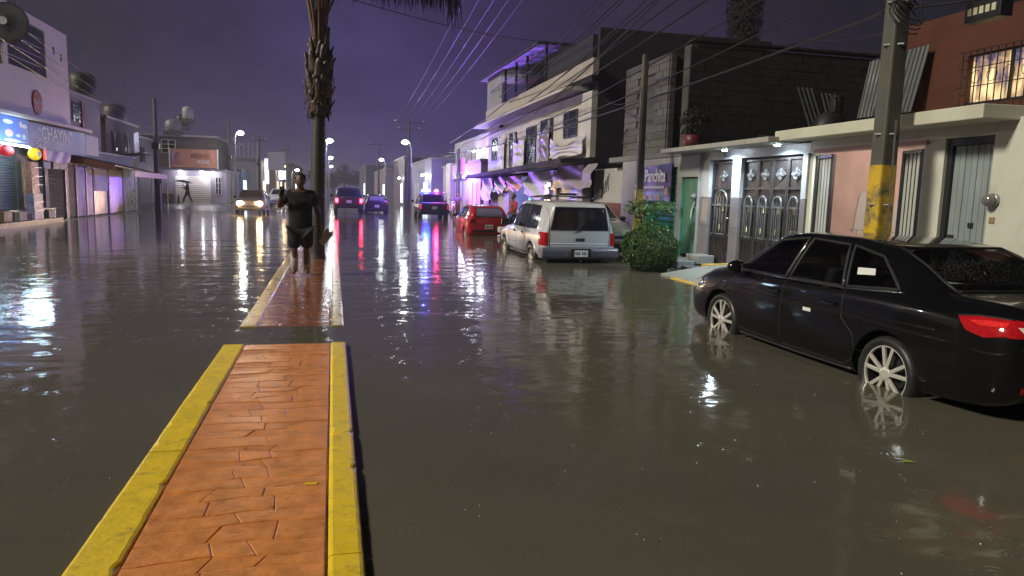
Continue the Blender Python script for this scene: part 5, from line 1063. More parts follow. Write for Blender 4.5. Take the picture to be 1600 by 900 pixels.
# ground floor: slab, shopfronts, awnings, tarps
MB().add([(7.35, 23.3, 2.62), (7.35, 41.5, 2.34), (8.6, 41.5, 2.40), (8.6, 23.3, 2.68), (7.35, 23.3, 2.78), (7.35, 41.5, 2.50), (8.6, 41.5, 2.60), (8.6, 23.3, 2.84)], [(0, 1, 2, 3), (7, 6, 5, 4), (0, 4, 5, 1), (1, 5, 6, 2), (2, 6, 7, 3), (3, 7, 4, 0)]).build('floor_slab', m_darkside, wh)
m_pinkmetal = mat('pale_painted_sheet', (.45, .42, .46), .4, .2, .12, 2)
corr(MB(), 8.3, 34.7, 38.6, .1, 2.35, .2, .02).build('sheet_front', m_pinkmetal, wh, smooth=True); 
for pa, pb_, pz in ((34.0, 34.68, 2.4), (26.4, 26.8, 2.5), (38.62, 40, 2.36), (23.42, 24.0, 2.6)): MB().box(8.2, 8.5, pa, pb_, 0, pz).build('shop_pier', mat('lilac_grey_render', (.28, .26, .30), .6), wh)
MB().box(10.2, 10.4, 26.8, 34.0, 0, 2.4).box(8.5, 10.2, 33.9, 34.02, 0, 2.4).box(8.5, 10.2, 26.75, 26.85, 0, 2.4).build('shop_wall', mat('shop_blue_wall', (.30, .34, .6), .5, 0, .2, 3), wh)
for i in range(9): MB().box(8.30, 8.40, 24.05, 26.38, .2+.24*i, .2+.24*i+.16).build('shutter_slat', mat('pale_slat', (.5, .47, .46), .4), wh)
for y0, m__, lb, z0 in ((29.6, 'blue_tube', 'upright blue light tube inside the shop under the white house', .6),):
    t_ = thing('light_tube', lb, 'lamp', (8.6, 31.6, .6)); MB().tube([(8.6, 31.6, .5), (8.6, 31.6, 2.1)], .045, 10).build('tube', glow('blue_tube_glow', (.06, .34, 1), 14), t_); MB().lathe([(.06, 2.1), (.06, 2.2)], (8.6, 31.6, 0), 10).build('cap', m_white, t_); light('tube_light', (8.45, 31.6, 1.4), (.08, .25, 1), 90, t_, .2)
t_ = thing('shop_bulb', 'warm bulb shining over the shop counter under the white house', 'lamp', (8.2, 27.3, 2.0)); MB().sphere((8.15, 27.25, 1.95), .07, 10, 8).build('bulb', glow('warm_bulb', (1, .62, .28), 40), t_, smooth=True); MB().tube([(8.15, 27.25, 2.0), (8.15, 27.25, 2.55)], .008, 5).build('flex', m_black, t_); light('bulb_light', (8.0, 27.1, 1.85), (1, .66, .34), 45, t_)
t_ = thing('shop_bulb', 'warm bulb behind the patched tarpaulin of the blue-lit shop', 'lamp', (8.3, 32.6, 2.2)); MB().sphere((8.3, 32.6, 2.2), .07, 10, 8).build('bulb', MATS['warm_bulb'], t_, smooth=True); MB().tube([(8.3, 32.6, 2.25), (8.3, 32.6, 2.42)], .008, 5).build('flex', m_black, t_); light('bulb_light', (8.25, 32.6, 2.1), (1, .7, .5), 30, t_)
ctr = thing('shop_counter', 'pale goods counter in the blue-lit shop', 'counter', (8.0, 28.9, 0)); MB().box(8.4, 8.8, 27.6, 33.4, .05, .75).build('front', m_white, ctr, bevel=.02); MB().box(8.35, 8.85, 27.55, 33.45, .755, .80).build('top', m_white, ctr)
rn = random.Random(21)
for k in range(9):
    y = 27.2+.72*k; tag(MB().box(9.9, 10.18, y, y+.36, .9+.0*k, 1.2+rn.uniform(0, .7)).build('shelf_goods', mat('goods_%d' % (k % 4), ((.5, .08, .05), (.6, .5, .1), (.1, .3, .5), (.5, .5, .5))[k % 4], .5), bevel=.01), ('red', 'yellow', 'blue', 'pale')[k % 4]+' packaged goods on the back shelf of the blue-lit shop', 'goods', 'goods in the blue-lit shop')
def tarp(label, m_, x0, x1, y0, y1, zt, zb, seed, sag=.12):
    rr3 = random.Random(seed); ph = rr3.uniform(0, 6)
    o = MB().grid(lambda u, v: (x1+(x0-x1)*min(1, v*1.6)+.05*math.sin(v*9+u*7+ph), y0+(y1-y0)*u, zt-(zt-zb)*v-sag*math.sin(math.pi*u)*v+.04*math.sin(u*17+ph)*v), 22, 14).build('tarpaulin', m_, smooth=True); tag(o, label, 'tarpaulin'); return o
tarp('plain mauve awning cloth over the slatted shop window', mat('mauve_awning', (.26, .22, .25), .6, 0, .1, 2), 8.1, 8.3, 22.4, 26.7, 2.62, 1.80, 1, .02)
tarp('crumpled white tarpaulin hanging next to the mauve awning', m_tarp_pale, 8.0, 8.2, 26.8, 30.6, 2.50, 1.62, 2, .3)
tarp('orange lit square of patterned cloth under the white house', mat('orange_lit_print', (.55, .3, .2), .5, 0, .3, 8), 8.05, 8.1, 31.2, 34.0, 2.38, 1.72, 3, .03)  # orange glow of the shop light is put into the patterned cloth's colour
tarp('blue lit sagging plastic sheet under the white house', mat('clear_plastic_sheet', (.40, .42, .55), .3, 0, .1, 4), 8.0, 8.1, 34.1, 36.6, 2.38, 1.68, 4, .12)
tarp('grey cloth hanging over the pale sheet shop front', m_tarp_pale, 7.9, 8.0, 36.7, 39.4, 2.34, 1.25, 5, .08)
# cypress behind the block house
cy_ = thing('cypress_tree', 'dark narrow cypress rising behind the block house', 'tree', (15.3, 26, 0))
MB().tube([(15.4, 26, 0), (15.4, 26, 7)], [.2, .1], 8).build('trunk', m_trunk, cy_); mb = MB(); leaf_cloud(mb, (15.4, 26, 9.3), (.72, .72, 3.4), 9000, .06, random.Random(31), .3); mb.build('crown', m_leafdark, cy_)
# ---- poles
def concrete_pole(label, x, y, h, w_, yellow, lean=0.):
    t_ = thing('utility_pole', label, 'pole', (x, y, 0))
    MB().add([(x+sx_*w_/2*k+lean*z/h, y+sy_*w_/2*k, z) for z, k in ((-.3, 1.06), (h, .72)) for sx_, sy_ in ((-1, -1), (1, -1), (1, 1), (-1, 1))], [(0, 3, 2, 1), (4, 5, 6, 7), (0, 1, 5, 4), (1, 2, 6, 5), (2, 3, 7, 6), (3, 0, 4, 7)]).build('shaft', mat('pole_concrete', (.085, .082, .064), .6, 0, .2, 2, .004, 30, .2, (.04, .04, .03)), t_, bevel=.03)
    if yellow:
        MB().add([(x+sx_*(w_/2*k+.003)+lean*z/h, y+sy_*(w_/2*k+.003), z) for z, k in ((.05, 1.045), (yellow, 1.06-.34*yellow/h*1.02)) for sx_, sy_ in ((-1, -1), (1, -1), (1, 1), (-1, 1))], [(0, 1, 5, 4), (1, 2, 6, 5), (2, 3, 7, 6), (3, 0, 4, 7)]).build('yellow_paint', mat('flaking_yellow', (.62, .40, .015), .5, 0, .15, 2.2, .002, 30, .62, (.11, .10, .07)), t_, bevel=.03)
    return t_
np_ = concrete_pole('square concrete utility pole with flaking yellow foot behind the black sedan', 7.5, 8.75, 9, .262, 2.1)
for z in (1.02, 1.55, 2.52, 3.72, 4.28): MB().lathe([(.196-.0065*z, -.012), (.201-.0065*z, 0), (.196-.0065*z, .012)], (7.5, 8.75, z), 4).build('steel_band', m_steel, np_)
MB().tube([(7.50, 8.55, .2), (7.49, 8.57, 2.7)], .012, 6).build('conduit', m_steel, np_)
MB().obox((7.36, 8.58, 4.28), (.16, .05, .05)).build('bracket', m_steel, np_)
p2_ = concrete_pole('slim concrete pole with yellow foot beside the green shutter', 7.36, 16.8, 5.0, .19, 1.75)
MB().tube([(7.24, 16.68, .2), (7.24, 16.68, 4.2)], .02, 6).build('conduit', m_steel, p2_)
# terminal box on the cables
tb = thing('terminal_box', 'black cable terminal box with pale square ports hung on the wires', 'box', (9.0, 8.8, 4.3))
MB().box(8.9, 9.12, 8.45, 9.05, 4.18, 4.46).build('case', m_iron, tb, bevel=.02)
for i in range(5): MB().box(8.885, 8.902, 8.52+.1*i, 8.585+.1*i, 4.27, 4.37).build('port', mat('ivory_port', (.6, .55, .4), .5), tb)
for y in (8.5, 9.0): MB().tube([(9.0, y, 4.46), (9.0, y, 4.62)], .012, 5).build('hanger', m_steel, tb)
# ================================================================== left side of the street
XF = -10.6
lw = thing('corner_shop', 'white two-storey shop building with gridded windows above a blue sign', 'shop', (-11, 30, 0))
m_lwall = mat('off_white_render', (.62, .59, .55), .6, 0, .1, .7, .002, 40, .16, (.38, .34, .31))
W1 = (28.5, 31.9, 5.45, 7.18); W2 = (24.6, 28.15, 5.35, 7.05)
MB().box(XF-.2, XF, 20, 34.3, 3.72, 5.35).box(XF-.2, XF, 20, 34.3, 7.18, 7.5).box(XF-.2, XF, 31.9, 34.3, 5.35, 7.18).box(XF-.2, XF, 28.15, 28.5, 5.35, 7.18).box(XF-.2, XF, 20, 24.6, 5.35, 7.18).box(XF-.2, XF, 28.5, 31.9, 5.35, 5.45).box(XF-.2, XF, 24.6, 28.15, 7.05, 7.18).build('upper_wall', m_lwall, lw)
MB().box(-18, XF-.2, 34.1, 34.3, 0, 7.5).box(-18, XF-.2, 20, 34.1, 7.3, 7.4).box(-18, XF-.2, 20, 34.1, 3.4, 3.6).box(-18, -17.8, 20, 34.1, 0, 7.3).build('side_wall', m_lwall, lw)
MB().prism([(XF-.2, 3.68), (-9.85, 3.60), (-9.85, 3.72), (XF-.2, 3.90)], 'y', 20, 34.5).build('eave', m_lwall, lw, bevel=.015)
m_frame = mat('grey_steel_frame', (.22, .22, .25), .45, .2); m_pane = mat('blue_grey_pane', (.035, .035, .06), .18, 0, .35, 1.2)
def gridwin(parent, y0, y1, z0, z1, nc, nr, x):
    w_ = MB().box(x-.05, x-.02, y0, y1, z0, z1).build('window', m_frame, parent)
    me = None
    for i in range(nc):
        for j in range(nr):
            a, c = (y1-y0)/nc, (z1-z0)/nr
            if me is None: me = MB().box(-.012, .012, -a*.43, a*.43, -c*.43, c*.43).mesh('pane'); me.materials.append(m_pane)
            o = bpy.data.objects.new('pane', me); C.objects.link(o); o.parent = w_; o.location = Vector((x-.012, y0+a*(i+.5), z0+c*(j+.5)))-rootof(parent).location; o.rotation_euler = (0, random.uniform(-.02, .02), random.uniform(-.03, .03))
gridwin(lw, *W1, 8, 5, XF-.06); gridwin(lw, *W2, 8, 5, XF-.06)
for y, z in ((32.75, 6.62), (33.55, 6.48)): MB().box(XF, XF+.012, y-.09, y+.09, z-.14, z+.14).build('vent', m_black, lw)
for y0, y1, nm in ((20, 25.6, 0), (25.9, 28.5, 0), (29.6, 31.0, 0)):       # roller shutters
    mb = MB(); n = 22
    for i in range(n): z = .55+(2.45-.55)*i/n; mb.prism([(XF-.02, z), (XF+.02, z+.03), (XF-.02, z+.084)], 'y', y0, y1)
    mb.build('roller_shutter', mat('blue_grey_shutter', (.26, .29, .31), .38, .4, .12, 3), lw)
m_pier = mat('grey_pier', (.17, .165, .16), .6, 0, .15, 2)
for y0, y1 in ((25.6, 25.9), (28.5, 29.6), (31.0, 31.35)): MB().box(XF-.2, XF+.06, y0, y1, 0, 2.6).build('pier', m_pier, lw)
MB().box(XF-.2, XF, 20, 34.1, 2.6, 3.4).build('beam', m_pier, lw); MB().box(XF-.2, XF+.5, 20, 31.35, -.1, .18).box(XF-.2, XF+.25, 20, 31.35, .18, .55).build('step', mat('brick_step', (.10, .07, .065), .4, 0, .3, 5), lw)
rn = random.Random(14)
for k, (y, z) in enumerate(((26.4, .55), (27.6, .55), (28.35, .42), (30.2, .55))): tag(MB().box(XF+.02, XF+.4, y, y+.62, .19, z-.05*(k % 2)).build('crate', mat('stall_crate_%d' % (k % 2), ((.32, .2, .12), (.3, .27, .22))[k % 2], .6), bevel=.01), ('brown crate on the shop step left of the goods stand', 'second brown crate below the wide roller shutter', 'grey crate at the foot of the shop pier', 'crate below the narrow roller shutter')[k], 'crate')
st_ = thing('goods_stand', 'narrow stand of colourful snack packets outside the shop', 'stand', (-10.2, 29.0, .2))
MB().box(-10.35, -10.1, 28.6, 29.4, .2, 1.1).build('lower_rack', mat('rack_print', (.35, .3, .45), .5, 0, .5, 9, 0, 40, .4, (.06, .05, .3)), st_); MB().box(-10.35, -10.15, 28.65, 29.3, 1.1, 2.2).build('upper_rack', mat('rack_print2', (.5, .22, .14), .5, 0, .5, 9, 0, 40, .3, (.2, .12, .4)), st_)
for z in (.5, .8, 1.4, 1.7, 2.0): MB().box(-10.09, -10.06, 28.62, 29.38, z, z+.02).build('shelf_edge', m_steel, st_)
# blue sign with lettering, lit from a tube along its lower edge
sg1 = thing('shop_sign', 'long blue shop sign lettered CHAYIN along the corner shop front', 'sign', (-10.15, 28, 3.1))
m_blue = mat('sign_blue', (.03, .16, .62), .4, 0, .15, 1); m_viol = mat('sign_violet', (.07, .07, .34), .45, 0, .12, .8); m_viol2 = mat('sign_grey_violet', (.30, .27, .40), .5); m_sw = mat('sign_white', (.75, .78, .82), .5)
MB().box(-10.2, -10.12, 20, 28.5, 2.72, 3.60).build('blue_panel', m_blue, sg1); MB().box(-10.2, -10.12, 28.52, 34.45, 2.62, 3.56).build('violet_panel', m_viol, sg1); MB().box(-10.2, -10.12, 34.47, 36.2, 2.70, 3.52).build('end_panel', m_viol2, sg1)
text('“CHAYIN”', .62, m_sw, sg1, (-10.11, 31.05, 3.24), ROT_L, 'lettering', .006, .003, 1.25)
text('CARNES', .24, m_sw, sg1, (-10.11, 29.55, 2.98), ROT_L, 'lettering', .008, .003, 1.2); text('CHILES', .24, m_sw, sg1, (-10.11, 29.5, 2.78), ROT_L, 'lettering', .008, .003, 1.2)
for (y, z, a, c, col) in ((26.9, 3.42, .4, .07, 'w'), (27.9, 3.4, .12, .1, 'w'), (28.15, 3.36, .25, .07, 'w'), (26.95, 3.06, .32, .12, 'r'), (27.65, 3.02, .2, .05, 'w'), (28.1, 3.0, .14, .09, 'w'), (27.2, 2.83, .7, .05, 'w'), (28.1, 2.82, .3, .02, 'w')):
    MB().sphere((-10.118, y, z), (.006, a, c), 14, 6).build('printed_logo', m_sw if col == 'w' else mat('sign_pink', (.7, .35, .4), .5), sg1)
tb_ = thing('light_tube', 'white fluorescent tube under the blue shop sign', 'lamp', (-10.05, 27, 2.68)); MB().tube([(-10.02, 25.2, 2.70), (-10.02, 28.3, 2.66)], .022, 8).build('tube', glow('tube_white', (.62, .9, 1), 26), tb_); MB().box(-10.1, -10.05, 25.1, 28.4, 2.70, 2.73).build('batten', m_white, tb_)
light('tube_light', (-9.5, 26.8, 2.75), (.55, .80, 1), 80, tb_, .4); 
yb = thing('hanging_sign', 'rounded yellow lantern sign with a white emblem under the blue shop sign', 'sign', (-10.0, 28.45, 2.5)); MB().sphere((-9.95, 28.45, 2.46), (.16, .42, .21), 20, 12).build('lantern', glow('yellow_lantern', (1, .72, .03), .75), yb, smooth=True); MB().sphere((-9.80, 28.45, 2.46), (.02, .16, .09), 12, 8).build('emblem', m_sw, yb); MB().tube([(-9.95, 28.45, 2.66), (-10.1, 28.45, 2.74)], .015, 6).build('bracket', m_iron, yb)
rb = thing('hanging_sign', 'round red lantern sign next to the yellow one', 'sign', (-10.0, 26.3, 2.5)); MB().sphere((-9.95, 26.2, 2.47), (.14, .5, .18), 18, 10).build('lantern', glow('red_lantern', (.8, .03, .05), .45), rb, smooth=True); MB().tube([(-9.95, 26.2, 2.64), (-10.1, 26.2, 2.74)], .015, 6).build('bracket', m_iron, rb)
nb_ = thing('neon_strip', 'short upright red light strip beside the violet banner', 'sign', (-10.0, 29.5, 2.5)); MB().box(-10.02, -9.97, 29.42, 29.55, 2.30, 2.68).build('strip', glow('red_strip', (1, .12, .08), .8), nb_); MB().box(-10.06, -10.021, 29.40, 29.57, 2.28, 2.70).build('back', m_iron, nb_)
bn2 = thing('banner', 'violet cloth banner tied below the shop sign', 'banner', (-10.05, 31, 2.5)); MB().grid(lambda u, v: (-10.03+.03*math.sin(u*14+v*3), 29.65+2.6*u, 2.66-.36*v-.06*math.sin(math.pi*u)*v), 20, 5).build('cloth', mat('violet_banner', (.36, .26, .62), .45, 0, .15, 3), bn2, smooth=True)
for y, nm in ((30.05, 0), (31.0, 1), (31.75, 2)): MB().box(-10.3, -10.24, y, y+.7, 2.02, 2.26).build('small_sign', mat('small_sign_%d' % nm, ((.06, .12, .4), (.25, .2, .3), (.3, .24, .32))[nm], .5), bn2)
cd = thing('drink_sign', 'round dark red soft drink disc on the white shop wall', 'sign', (XF, 30.76, 4.42)); MB().lathe([(.44, .0), (.45, .03), (.43, .05), (.001, .055)], (XF, 30.76, 4.42), 40, 'x').build('disc', mat('cola_red', (.32, .012, .022), .6), cd, smooth=True, auto=True); text('Coca-Cola', .20, m_sw, cd, (XF+.062, 30.76, 4.42), ROT_L, 'lettering', .0, .003, .85)
tk = thing('water_tank', 'black roof tank standing on the white corner shop', 'tank', (-12.2, 30.4, 7.4)); MB().lathe([(.75, 7.4), (.78, 7.5), (.78, 8.7), (.6, 9.0), (.25, 9.15)], (-12.0, 30.3, 0), 20).build('shell', m_black, tk, smooth=True); MB().tube([(-11.15, 30.9, 7.4), (-11.15, 30.9, 9.2)], .03, 6).build('pipe', m_steel, tk)
ds = thing('satellite_dish', 'dark round dish on a bracket in front of the gridded shop windows', 'dish', (-9.6, 26.9, 6.9)); MB().lathe([(.62, .06), (.55, .10), (.3, .14), (.02, .15), (.02, .12), (.3, .11), (.55, .07)], (-9.8, 26.38, 6.4), 32, 'y', cap=False).build('reflector', mat('dark_dish', (.03, .028, .026), .5), ds, smooth=True)
MB().tube([(-9.8, 26.45, 6.4), (-9.8, 26.13, 6.4)], [.03, .12], 14).build('feed_horn', m_steel, ds); MB().tube([(-9.8, 26.55, 6.35), (-10.6, 26.6, 6.1)], .04, 8).build('bracket', m_iron, ds)
# ---- row of low shops
ls = thing('low_shops', 'row of low shuttered shops with mixed metal doors under a dark awning', 'shop', (-10.6, 38, 0))
MB().box(-16, XF-.25, 34.4, 45, 0, 2.9).build('block', m_pier, ls); MB().box(-18, -10.7, 34.4, 45, 2.9, 3.0).build('roof', m_concrete, ls)
m_pos = mat('violet_poster', (.28, .26, .62), .4, 0, .25, 3); m_shin = mat('shiny_wet_sheet', (.45, .43, .42), .3, .35, .15, 2, .004, 8, stretch=(1, 1, .2)); m_dk = mat('dark_shutter', (.12, .11, .12), .4, .4, .2, 3)
spec = ((31.4, 33.45, m_dk, 'shutter', .08), (33.5, 33.75, m_whitewall, 'pillar', 0), (33.8, 34.7, mat('slatted_tan_door', (.34, .29, .26), .45, .2, .2, 5), 'shutter', .06), (34.8, 36.0, m_shin, 'sheet', .1), (36.1, 37.0, mat('grey_sheet_door', (.28, .26, .26), .4, .4, .2, 4), 'sheet', .14), (37.1, 39.3, m_shin, 'sheet', .25), (39.5, 41.9, m_shin, 'sheet', .16), (42.0, 42.5, m_whitewall, 'pillar', 0), (42.6, 44.9, mat('pale_sheet_door', (.40, .38, .38), .3, .6, .15, 3), 'sheet', .2))
for y0, y1, m_, kind, pt in spec:
    if kind == 'shutter':
        mb = MB(); n = 26
        for i in range(n): z = .1+2.1*i/n; mb.prism([(XF-.1, z), (XF-.07, z+.03), (XF-.1, z+.078)], 'y', y0, y1)
        mb.build('roller_shutter', m_, ls)
    elif kind == 'sheet': corr(MB(), XF-.08, y0, y1, .08, 2.2, pt, .02).build('sheet_door', m_, ls, smooth=True)
    else: MB().box(XF-.25, XF-.02, y0, y1, .0, 2.3).build('pillar', m_, ls)
for y in (31.37, 33.47, 34.74, 36.04, 37.04, 39.4, 41.95, 42.55): MB().box(XF-.12, XF-.02, y-.035, y+.035, 0, 2.25).build('post', m_steel, ls)
MB().box(XF-.055, XF-.045, 34.9, 35.9, 1.05, 2.15).build('poster', m_pos, ls); MB().box(XF-.03, XF-.022, 37.2, 39.2, 1.15, 2.15).build('poster', mat('pale_violet_poster', (.42, .40, .66), .4, 0, .2, 2), ls)
MB().box(XF-.2, XF+.1, 31.4, 45, -.1, .04).build('step', mat('dark_wet_step', (.06, .055, .05), .3), ls)
aw = thing('awning', 'dark sloping sheet awning with orange end panel over the low shops', 'awning', (-9.8, 38, 2.3))
MB().grid(lambda u, v: (-10.65+1.7*v, 34.2+10*u, 2.72-.42*v-.28*u), 20, 6).build('sheet', mat('dark_awning_sheet', (.055, .05, .05), .5), aw).modifiers.new('t', 'SOLIDIFY').thickness = .03
MB().add([(-10.65, 34.15, 2.70), (-8.95, 34.15, 2.28), (-8.95, 34.15, 2.1), (-10.65, 34.15, 2.35)], [(0, 1, 2, 3)]).build('end_panel', mat('orange_panel', (.42, .12, .05), .5), aw).modifiers.new('t', 'SOLIDIFY').thickness = .02
MB().grid(lambda u, v: (-8.93+.02*math.sin(u*30), 37.2+7*u, 2.13-.05*u-.26*v), 24, 3).build('valance', mat('pink_violet_valance', (.48, .34, .46), .45, 0, .3, 3), aw, smooth=True)
for y in (37.3, 40.5, 44.1): MB().tube([(-8.95, y, -.1), (-8.95, y, 2.05)], .025, 6).build('post', m_steel, aw)
# ---- houses and tanks further along
def box_house(label, x0, x1, y0, y1, h, m_, wins=(), face='+x', roofm=None, name='house', cat='house'):
    t_ = thing(name, label, cat, ((x0+x1)/2, (y0+y1)/2, 0)); MB().box(x0, x1, y0, y1, -.3, h).build('wall', m_, t_)
    MB().box(x0-.08, x1+.08, y0-.08, y1+.08, h, h+.14).build('roof_edge', roofm or m_concrete, t_)
    for (a, c, z0, z1, *lit) in wins:
        if face in ('+x', '-x'):
            xs = x1 if face == '+x' else x0; sg = 1 if face == '+x' else -1
            w_ = MB().box(min(xs, xs+sg*.03), max(xs, xs+sg*.03), a, c, z0, z1).build('window', lit[0] if lit else m_glassdark, t_)
            MB().box(min(xs+sg*.032, xs+sg*.06), max(xs+sg*.032, xs+sg*.06), (a+c)/2-.03, (a+c)/2+.03, z0, z1).build('frame', m_frame, w_)
        else:
            w_ = MB().box(a, c, y0-.03, y0, z0, z1).build('window', lit[0] if lit else m_glassdark, t_); n = max(2, int((c-a)/.45))
            for i in range(n+1): MB().box(a+(c-a)*i/n-.025, a+(c-a)*i/n+.025, y0-.07, y0-.032, z0, z1).build('frame_bar', m_whitewall, w_)
            for i in range(4): z = z0+(z1-z0)*i/3; MB().box(a, c, y0-.068, y0-.034, z-.02, z+.02).build('frame_bar', m_whitewall, w_)
    return t_
m_h1 = mat('mauve_plaster', (.19, .155, .165), .65, 0, .15, 1); m_h2 = mat('brown_plaster', (.09, .065, .06), .7, 0, .2, 1); m_h3 = mat('grey_violet_plaster', (.11, .10, .12), .7, 0, .2, 1)
h1 = box_house('mauve house with a red-framed gridded window behind the low shops', -17, -11.5, 37, 41.6, 5.5, m_h1); gridwin(h1, 37.4, 38.5, 4.3, 5.2, 3, 5, -11.44); MB().box(-11.5, -11.40, 38.55, 39.0, 4.1, 5.3).build('red_pillar', mat('dull_red', (.2, .07, .06), .6), h1)
def tank(label, x, y, z, r_, h, m_): 
    t_ = thing('water_tank', label, 'tank', (x, y, z)); MB().lathe([(r_*.95, 0), (r_, .08), (r_, h*.75), (r_*.8, h*.9), (r_*.3, h), (.05, h+.04)], (x, y, z), 18).build('shell', m_, t_, smooth=True); MB().box(x-r_, x+r_, y-r_, y+r_, z-.35, z-.01).build('stand', m_h2, t_)
tank('black roof tank on the mauve house', -12.4, 42.2, 5.95, .62, 1.15, m_black)
box_house('brown house beyond the mauve one', -18, -11.5, 42.5, 49, 4.9, m_h2, ((43.4, 44.4, 3.3, 4.3), (46, 47, 3.3, 4.3)))
box_house('grey violet house behind the leaning white panel', -20, -12.6, 49.5, 58.5, 4.6, m_h3, ((50.5, 51.6, 3, 4), (54, 55.2, 3, 4)))
tank('dark roof tank on the grey violet house', -13.4, 51.5, 5.1, .7, 1.4, mat('dark_violet_tank', (.05, .045, .06), .5))
pn = thing('sign_panel', 'tilted white sheet panel on top of the low shops', 'panel', (-10.7, 46, 3.0)); MB().obox((-10.75, 45.4, 3.85), (.03, 1.05, 1.1), Matrix.Rotation(.12, 3, 'X')).build('sheet', mat('panel_white', (.6, .62, .6), .4, 0, .1, 2), pn); MB().bar((-10.8, 45.4, 2.9), (-10.8, 45.4, 3.4), .05).build('post', m_iron, pn); MB().obox((-10.6, 44.6, 3.15), (1.2, 2.2, .04), Matrix.Rotation(-.12, 3, 'Y')).build('lean_roof', m_zinc, pn)
# ---- house with billboard and lit garage
gb = box_house('house with a lit cream garage door under an orange billboard', -15.5, -8.0, 60, 68, 2.62, mat('lilac_white_render', (.30, .27, .30), .6, 0, .12, 1), ((-13.6, -12.5, .95, 2.2), (-15.2, -14.0, .95, 2.2), (-8.75, -8.35, .9, 2.2)), '-y')
MB().box(-15.5, -11.75, 59.93, 59.98, .0, .85).build('brown_base', m_h2, gb); mb = MB()
for i in range(14): z = .15+.147*i; mb.prism([(59.97, z), (59.94, z+.06), (59.97, z+.14)], 'x', -11.6, -9.1)
mb.v = [(x, y, z) for x, y, z in mb.v]; mb.build('garage_door', mat('cream_garage_door', (.60, .55, .48), .4, .1, .08, 2), gb, label='cream roller garage door lit by three lamps')
MB().box(-15.6, -7.9, 59.1, 60.0, 2.63, 2.78).build('canopy', mat('lilac_canopy', (.28, .25, .29), .6), gb)
for x, lb in ((-11.15, 'lamp over the edge of the cream garage door beside the window'), (-9.65, 'lamp over the middle of the cream garage door'), (-8.85, 'lamp over the narrow window beside the garage door')):
    t_ = thing('canopy_lamp', 'white ' + lb, 'lamp', (x, 59.5, 2.6)); MB().lathe([(.1, 0), (.14, -.05), (.1, -.09), (.001, -.10)], (x, 59.5, 2.60), 14).build('globe', glow('led_garage', (.82, .90, 1), 30), t_, smooth=True); MB().lathe([(.1, 0), (.1, .03)], (x, 59.5, 2.60), 12).build('base', m_white, t_); light('lamp_light', (x, 59.4, 2.42), (.92, .9, 1), 34, t_)
bbd = thing('billboard', 'faded orange billboard with a crescent emblem on the garage roof', 'billboard', (-10.2, 59.6, 2.8)); MB().box(-11.85, -8.5, 59.5, 59.58, 2.86, 4.22).build('board', mat('faded_orange_board', (.58, .27, .16), .5, 0, .2, 1.5), bbd); MB().box(-11.9, -11.82, 59.46, 59.6, 2.8, 4.26).box(-8.53, -8.45, 59.46, 59.6, 2.8, 4.26).build('frame', m_white, bbd)
for x in (-11.6, -10.2, -8.8): MB().bar((x, 59.7, 2.7), (x, 59.7, 4.1), .06).build('post', m_iron, bbd)
MB().tube([(-11.35+.32*math.cos(a), 59.48, 3.55+.42*math.sin(a)) for a in [.9+i*.33 for i in range(14)]], [.01+.05*math.sin(math.pi*i/13) for i in range(14)], 6).build('crescent', mat('slate_print', (.22, .2, .32), .5), bbd)
text('PIZZAS', .40, mat('brown_print', (.25, .10, .06), .5), bbd, (-9.75, 59.49, 3.72), ROT_C, 'lettering', .004); text('KING', .36, m_sw, bbd, (-9.5, 59.49, 3.28), ROT_C, 'lettering', .004)
bo = thing('bollard', 'short dark bollard in front of the garage door', 'bollard', (-10.95, 57.5, .15)); MB().lathe([(.07, .1), (.065, .7), (.04, .78)], (-10.95, 57.5, 0), 12).build('post', m_iron, bo, smooth=True)
tank('white roof tank above the billboard house', -11.3, 64, 6.8, .42, 1.0, mat('white_tank', (.30, .28, .29), .45)); tank('grey roof tank beside the white one', -12.2, 63, 5.7, .62, .95, mat('grey_tank', (.17, .155, .165), .5)); tank('small dark roof tank behind the grey one', -12.1, 66, 6.4, .5, .9, m_black)
box_house('brown upper storey carrying roof tanks behind the billboard', -15, -9, 62.5, 69, 5.3, m_h2, ((-13, -12, 4.0, 5.0),), '-y')
# ---- far left row
m_lit = glow('lit_shop_window', (.75, .95, 1), 3.0); m_litw = glow('lit_shop_warm', (1, .72, .42), 2.2)
fl1 = box_house('blue fronted shop with lit window beside the wooden pole', -13, -7.9, 69, 76, 3.0, mat('blue_shop', (.10, .17, .38), .5, 0, .15, 1), ((70.5, 72.5, .3, 2.1, m_lit),))
MB().box(-8.7, -7.95, 68.9, 68.98, .3, 2.2).build('blue_door', mat('blue_door', (.12, .3, .7), .4), fl1)
fl2 = box_house('pale shop with a red painted sign on its long side wall', -13, -7.4, 77, 92, 4.3, mat('pale_side_wall', (.28, .27, .28), .6), ((79, 81, .4, 2.2, m_lit), (84, 87, .4, 2.2, m_litw)))
MB().box(-9.4, -8.5, 76.92, 76.98, 2.2, 3.0).build('red_sign', mat('red_sign', (.6, .06, .08), .5), fl2)
for k in range(7): MB().bar((-9.9+.42*k, 78, 4.3), (-9.9+.42*k, 78, 5.9), .06).build('rebar_column', mat('pale_column', (.42, .4, .4), .6), fl2)
sv = thing('lit_sign', 'tall narrow white lit shop sign', 'sign', (-6.9, 84, 2)); MB().box(-7.2, -6.75, 84, 84.15, 1.9, 4.6).build('panel', glow('white_sign', (.95, .97, 1), 2.2), sv); MB().bar((-7.0, 84.2, 0), (-7.0, 84.2, 4.5), .08).build('post', m_iron, sv)
sv = thing('lit_sign', 'small square white lit sign by the warm shop', 'sign', (-6, 92, 2)); MB().box(-6.3, -5.5, 92, 92.15, 2.5, 3.6).build('panel', MATS['white_sign'], sv); MB().bar((-5.9, 92.2, 0), (-5.9, 92.2, 2.6), .08).build('post', m_iron, sv)
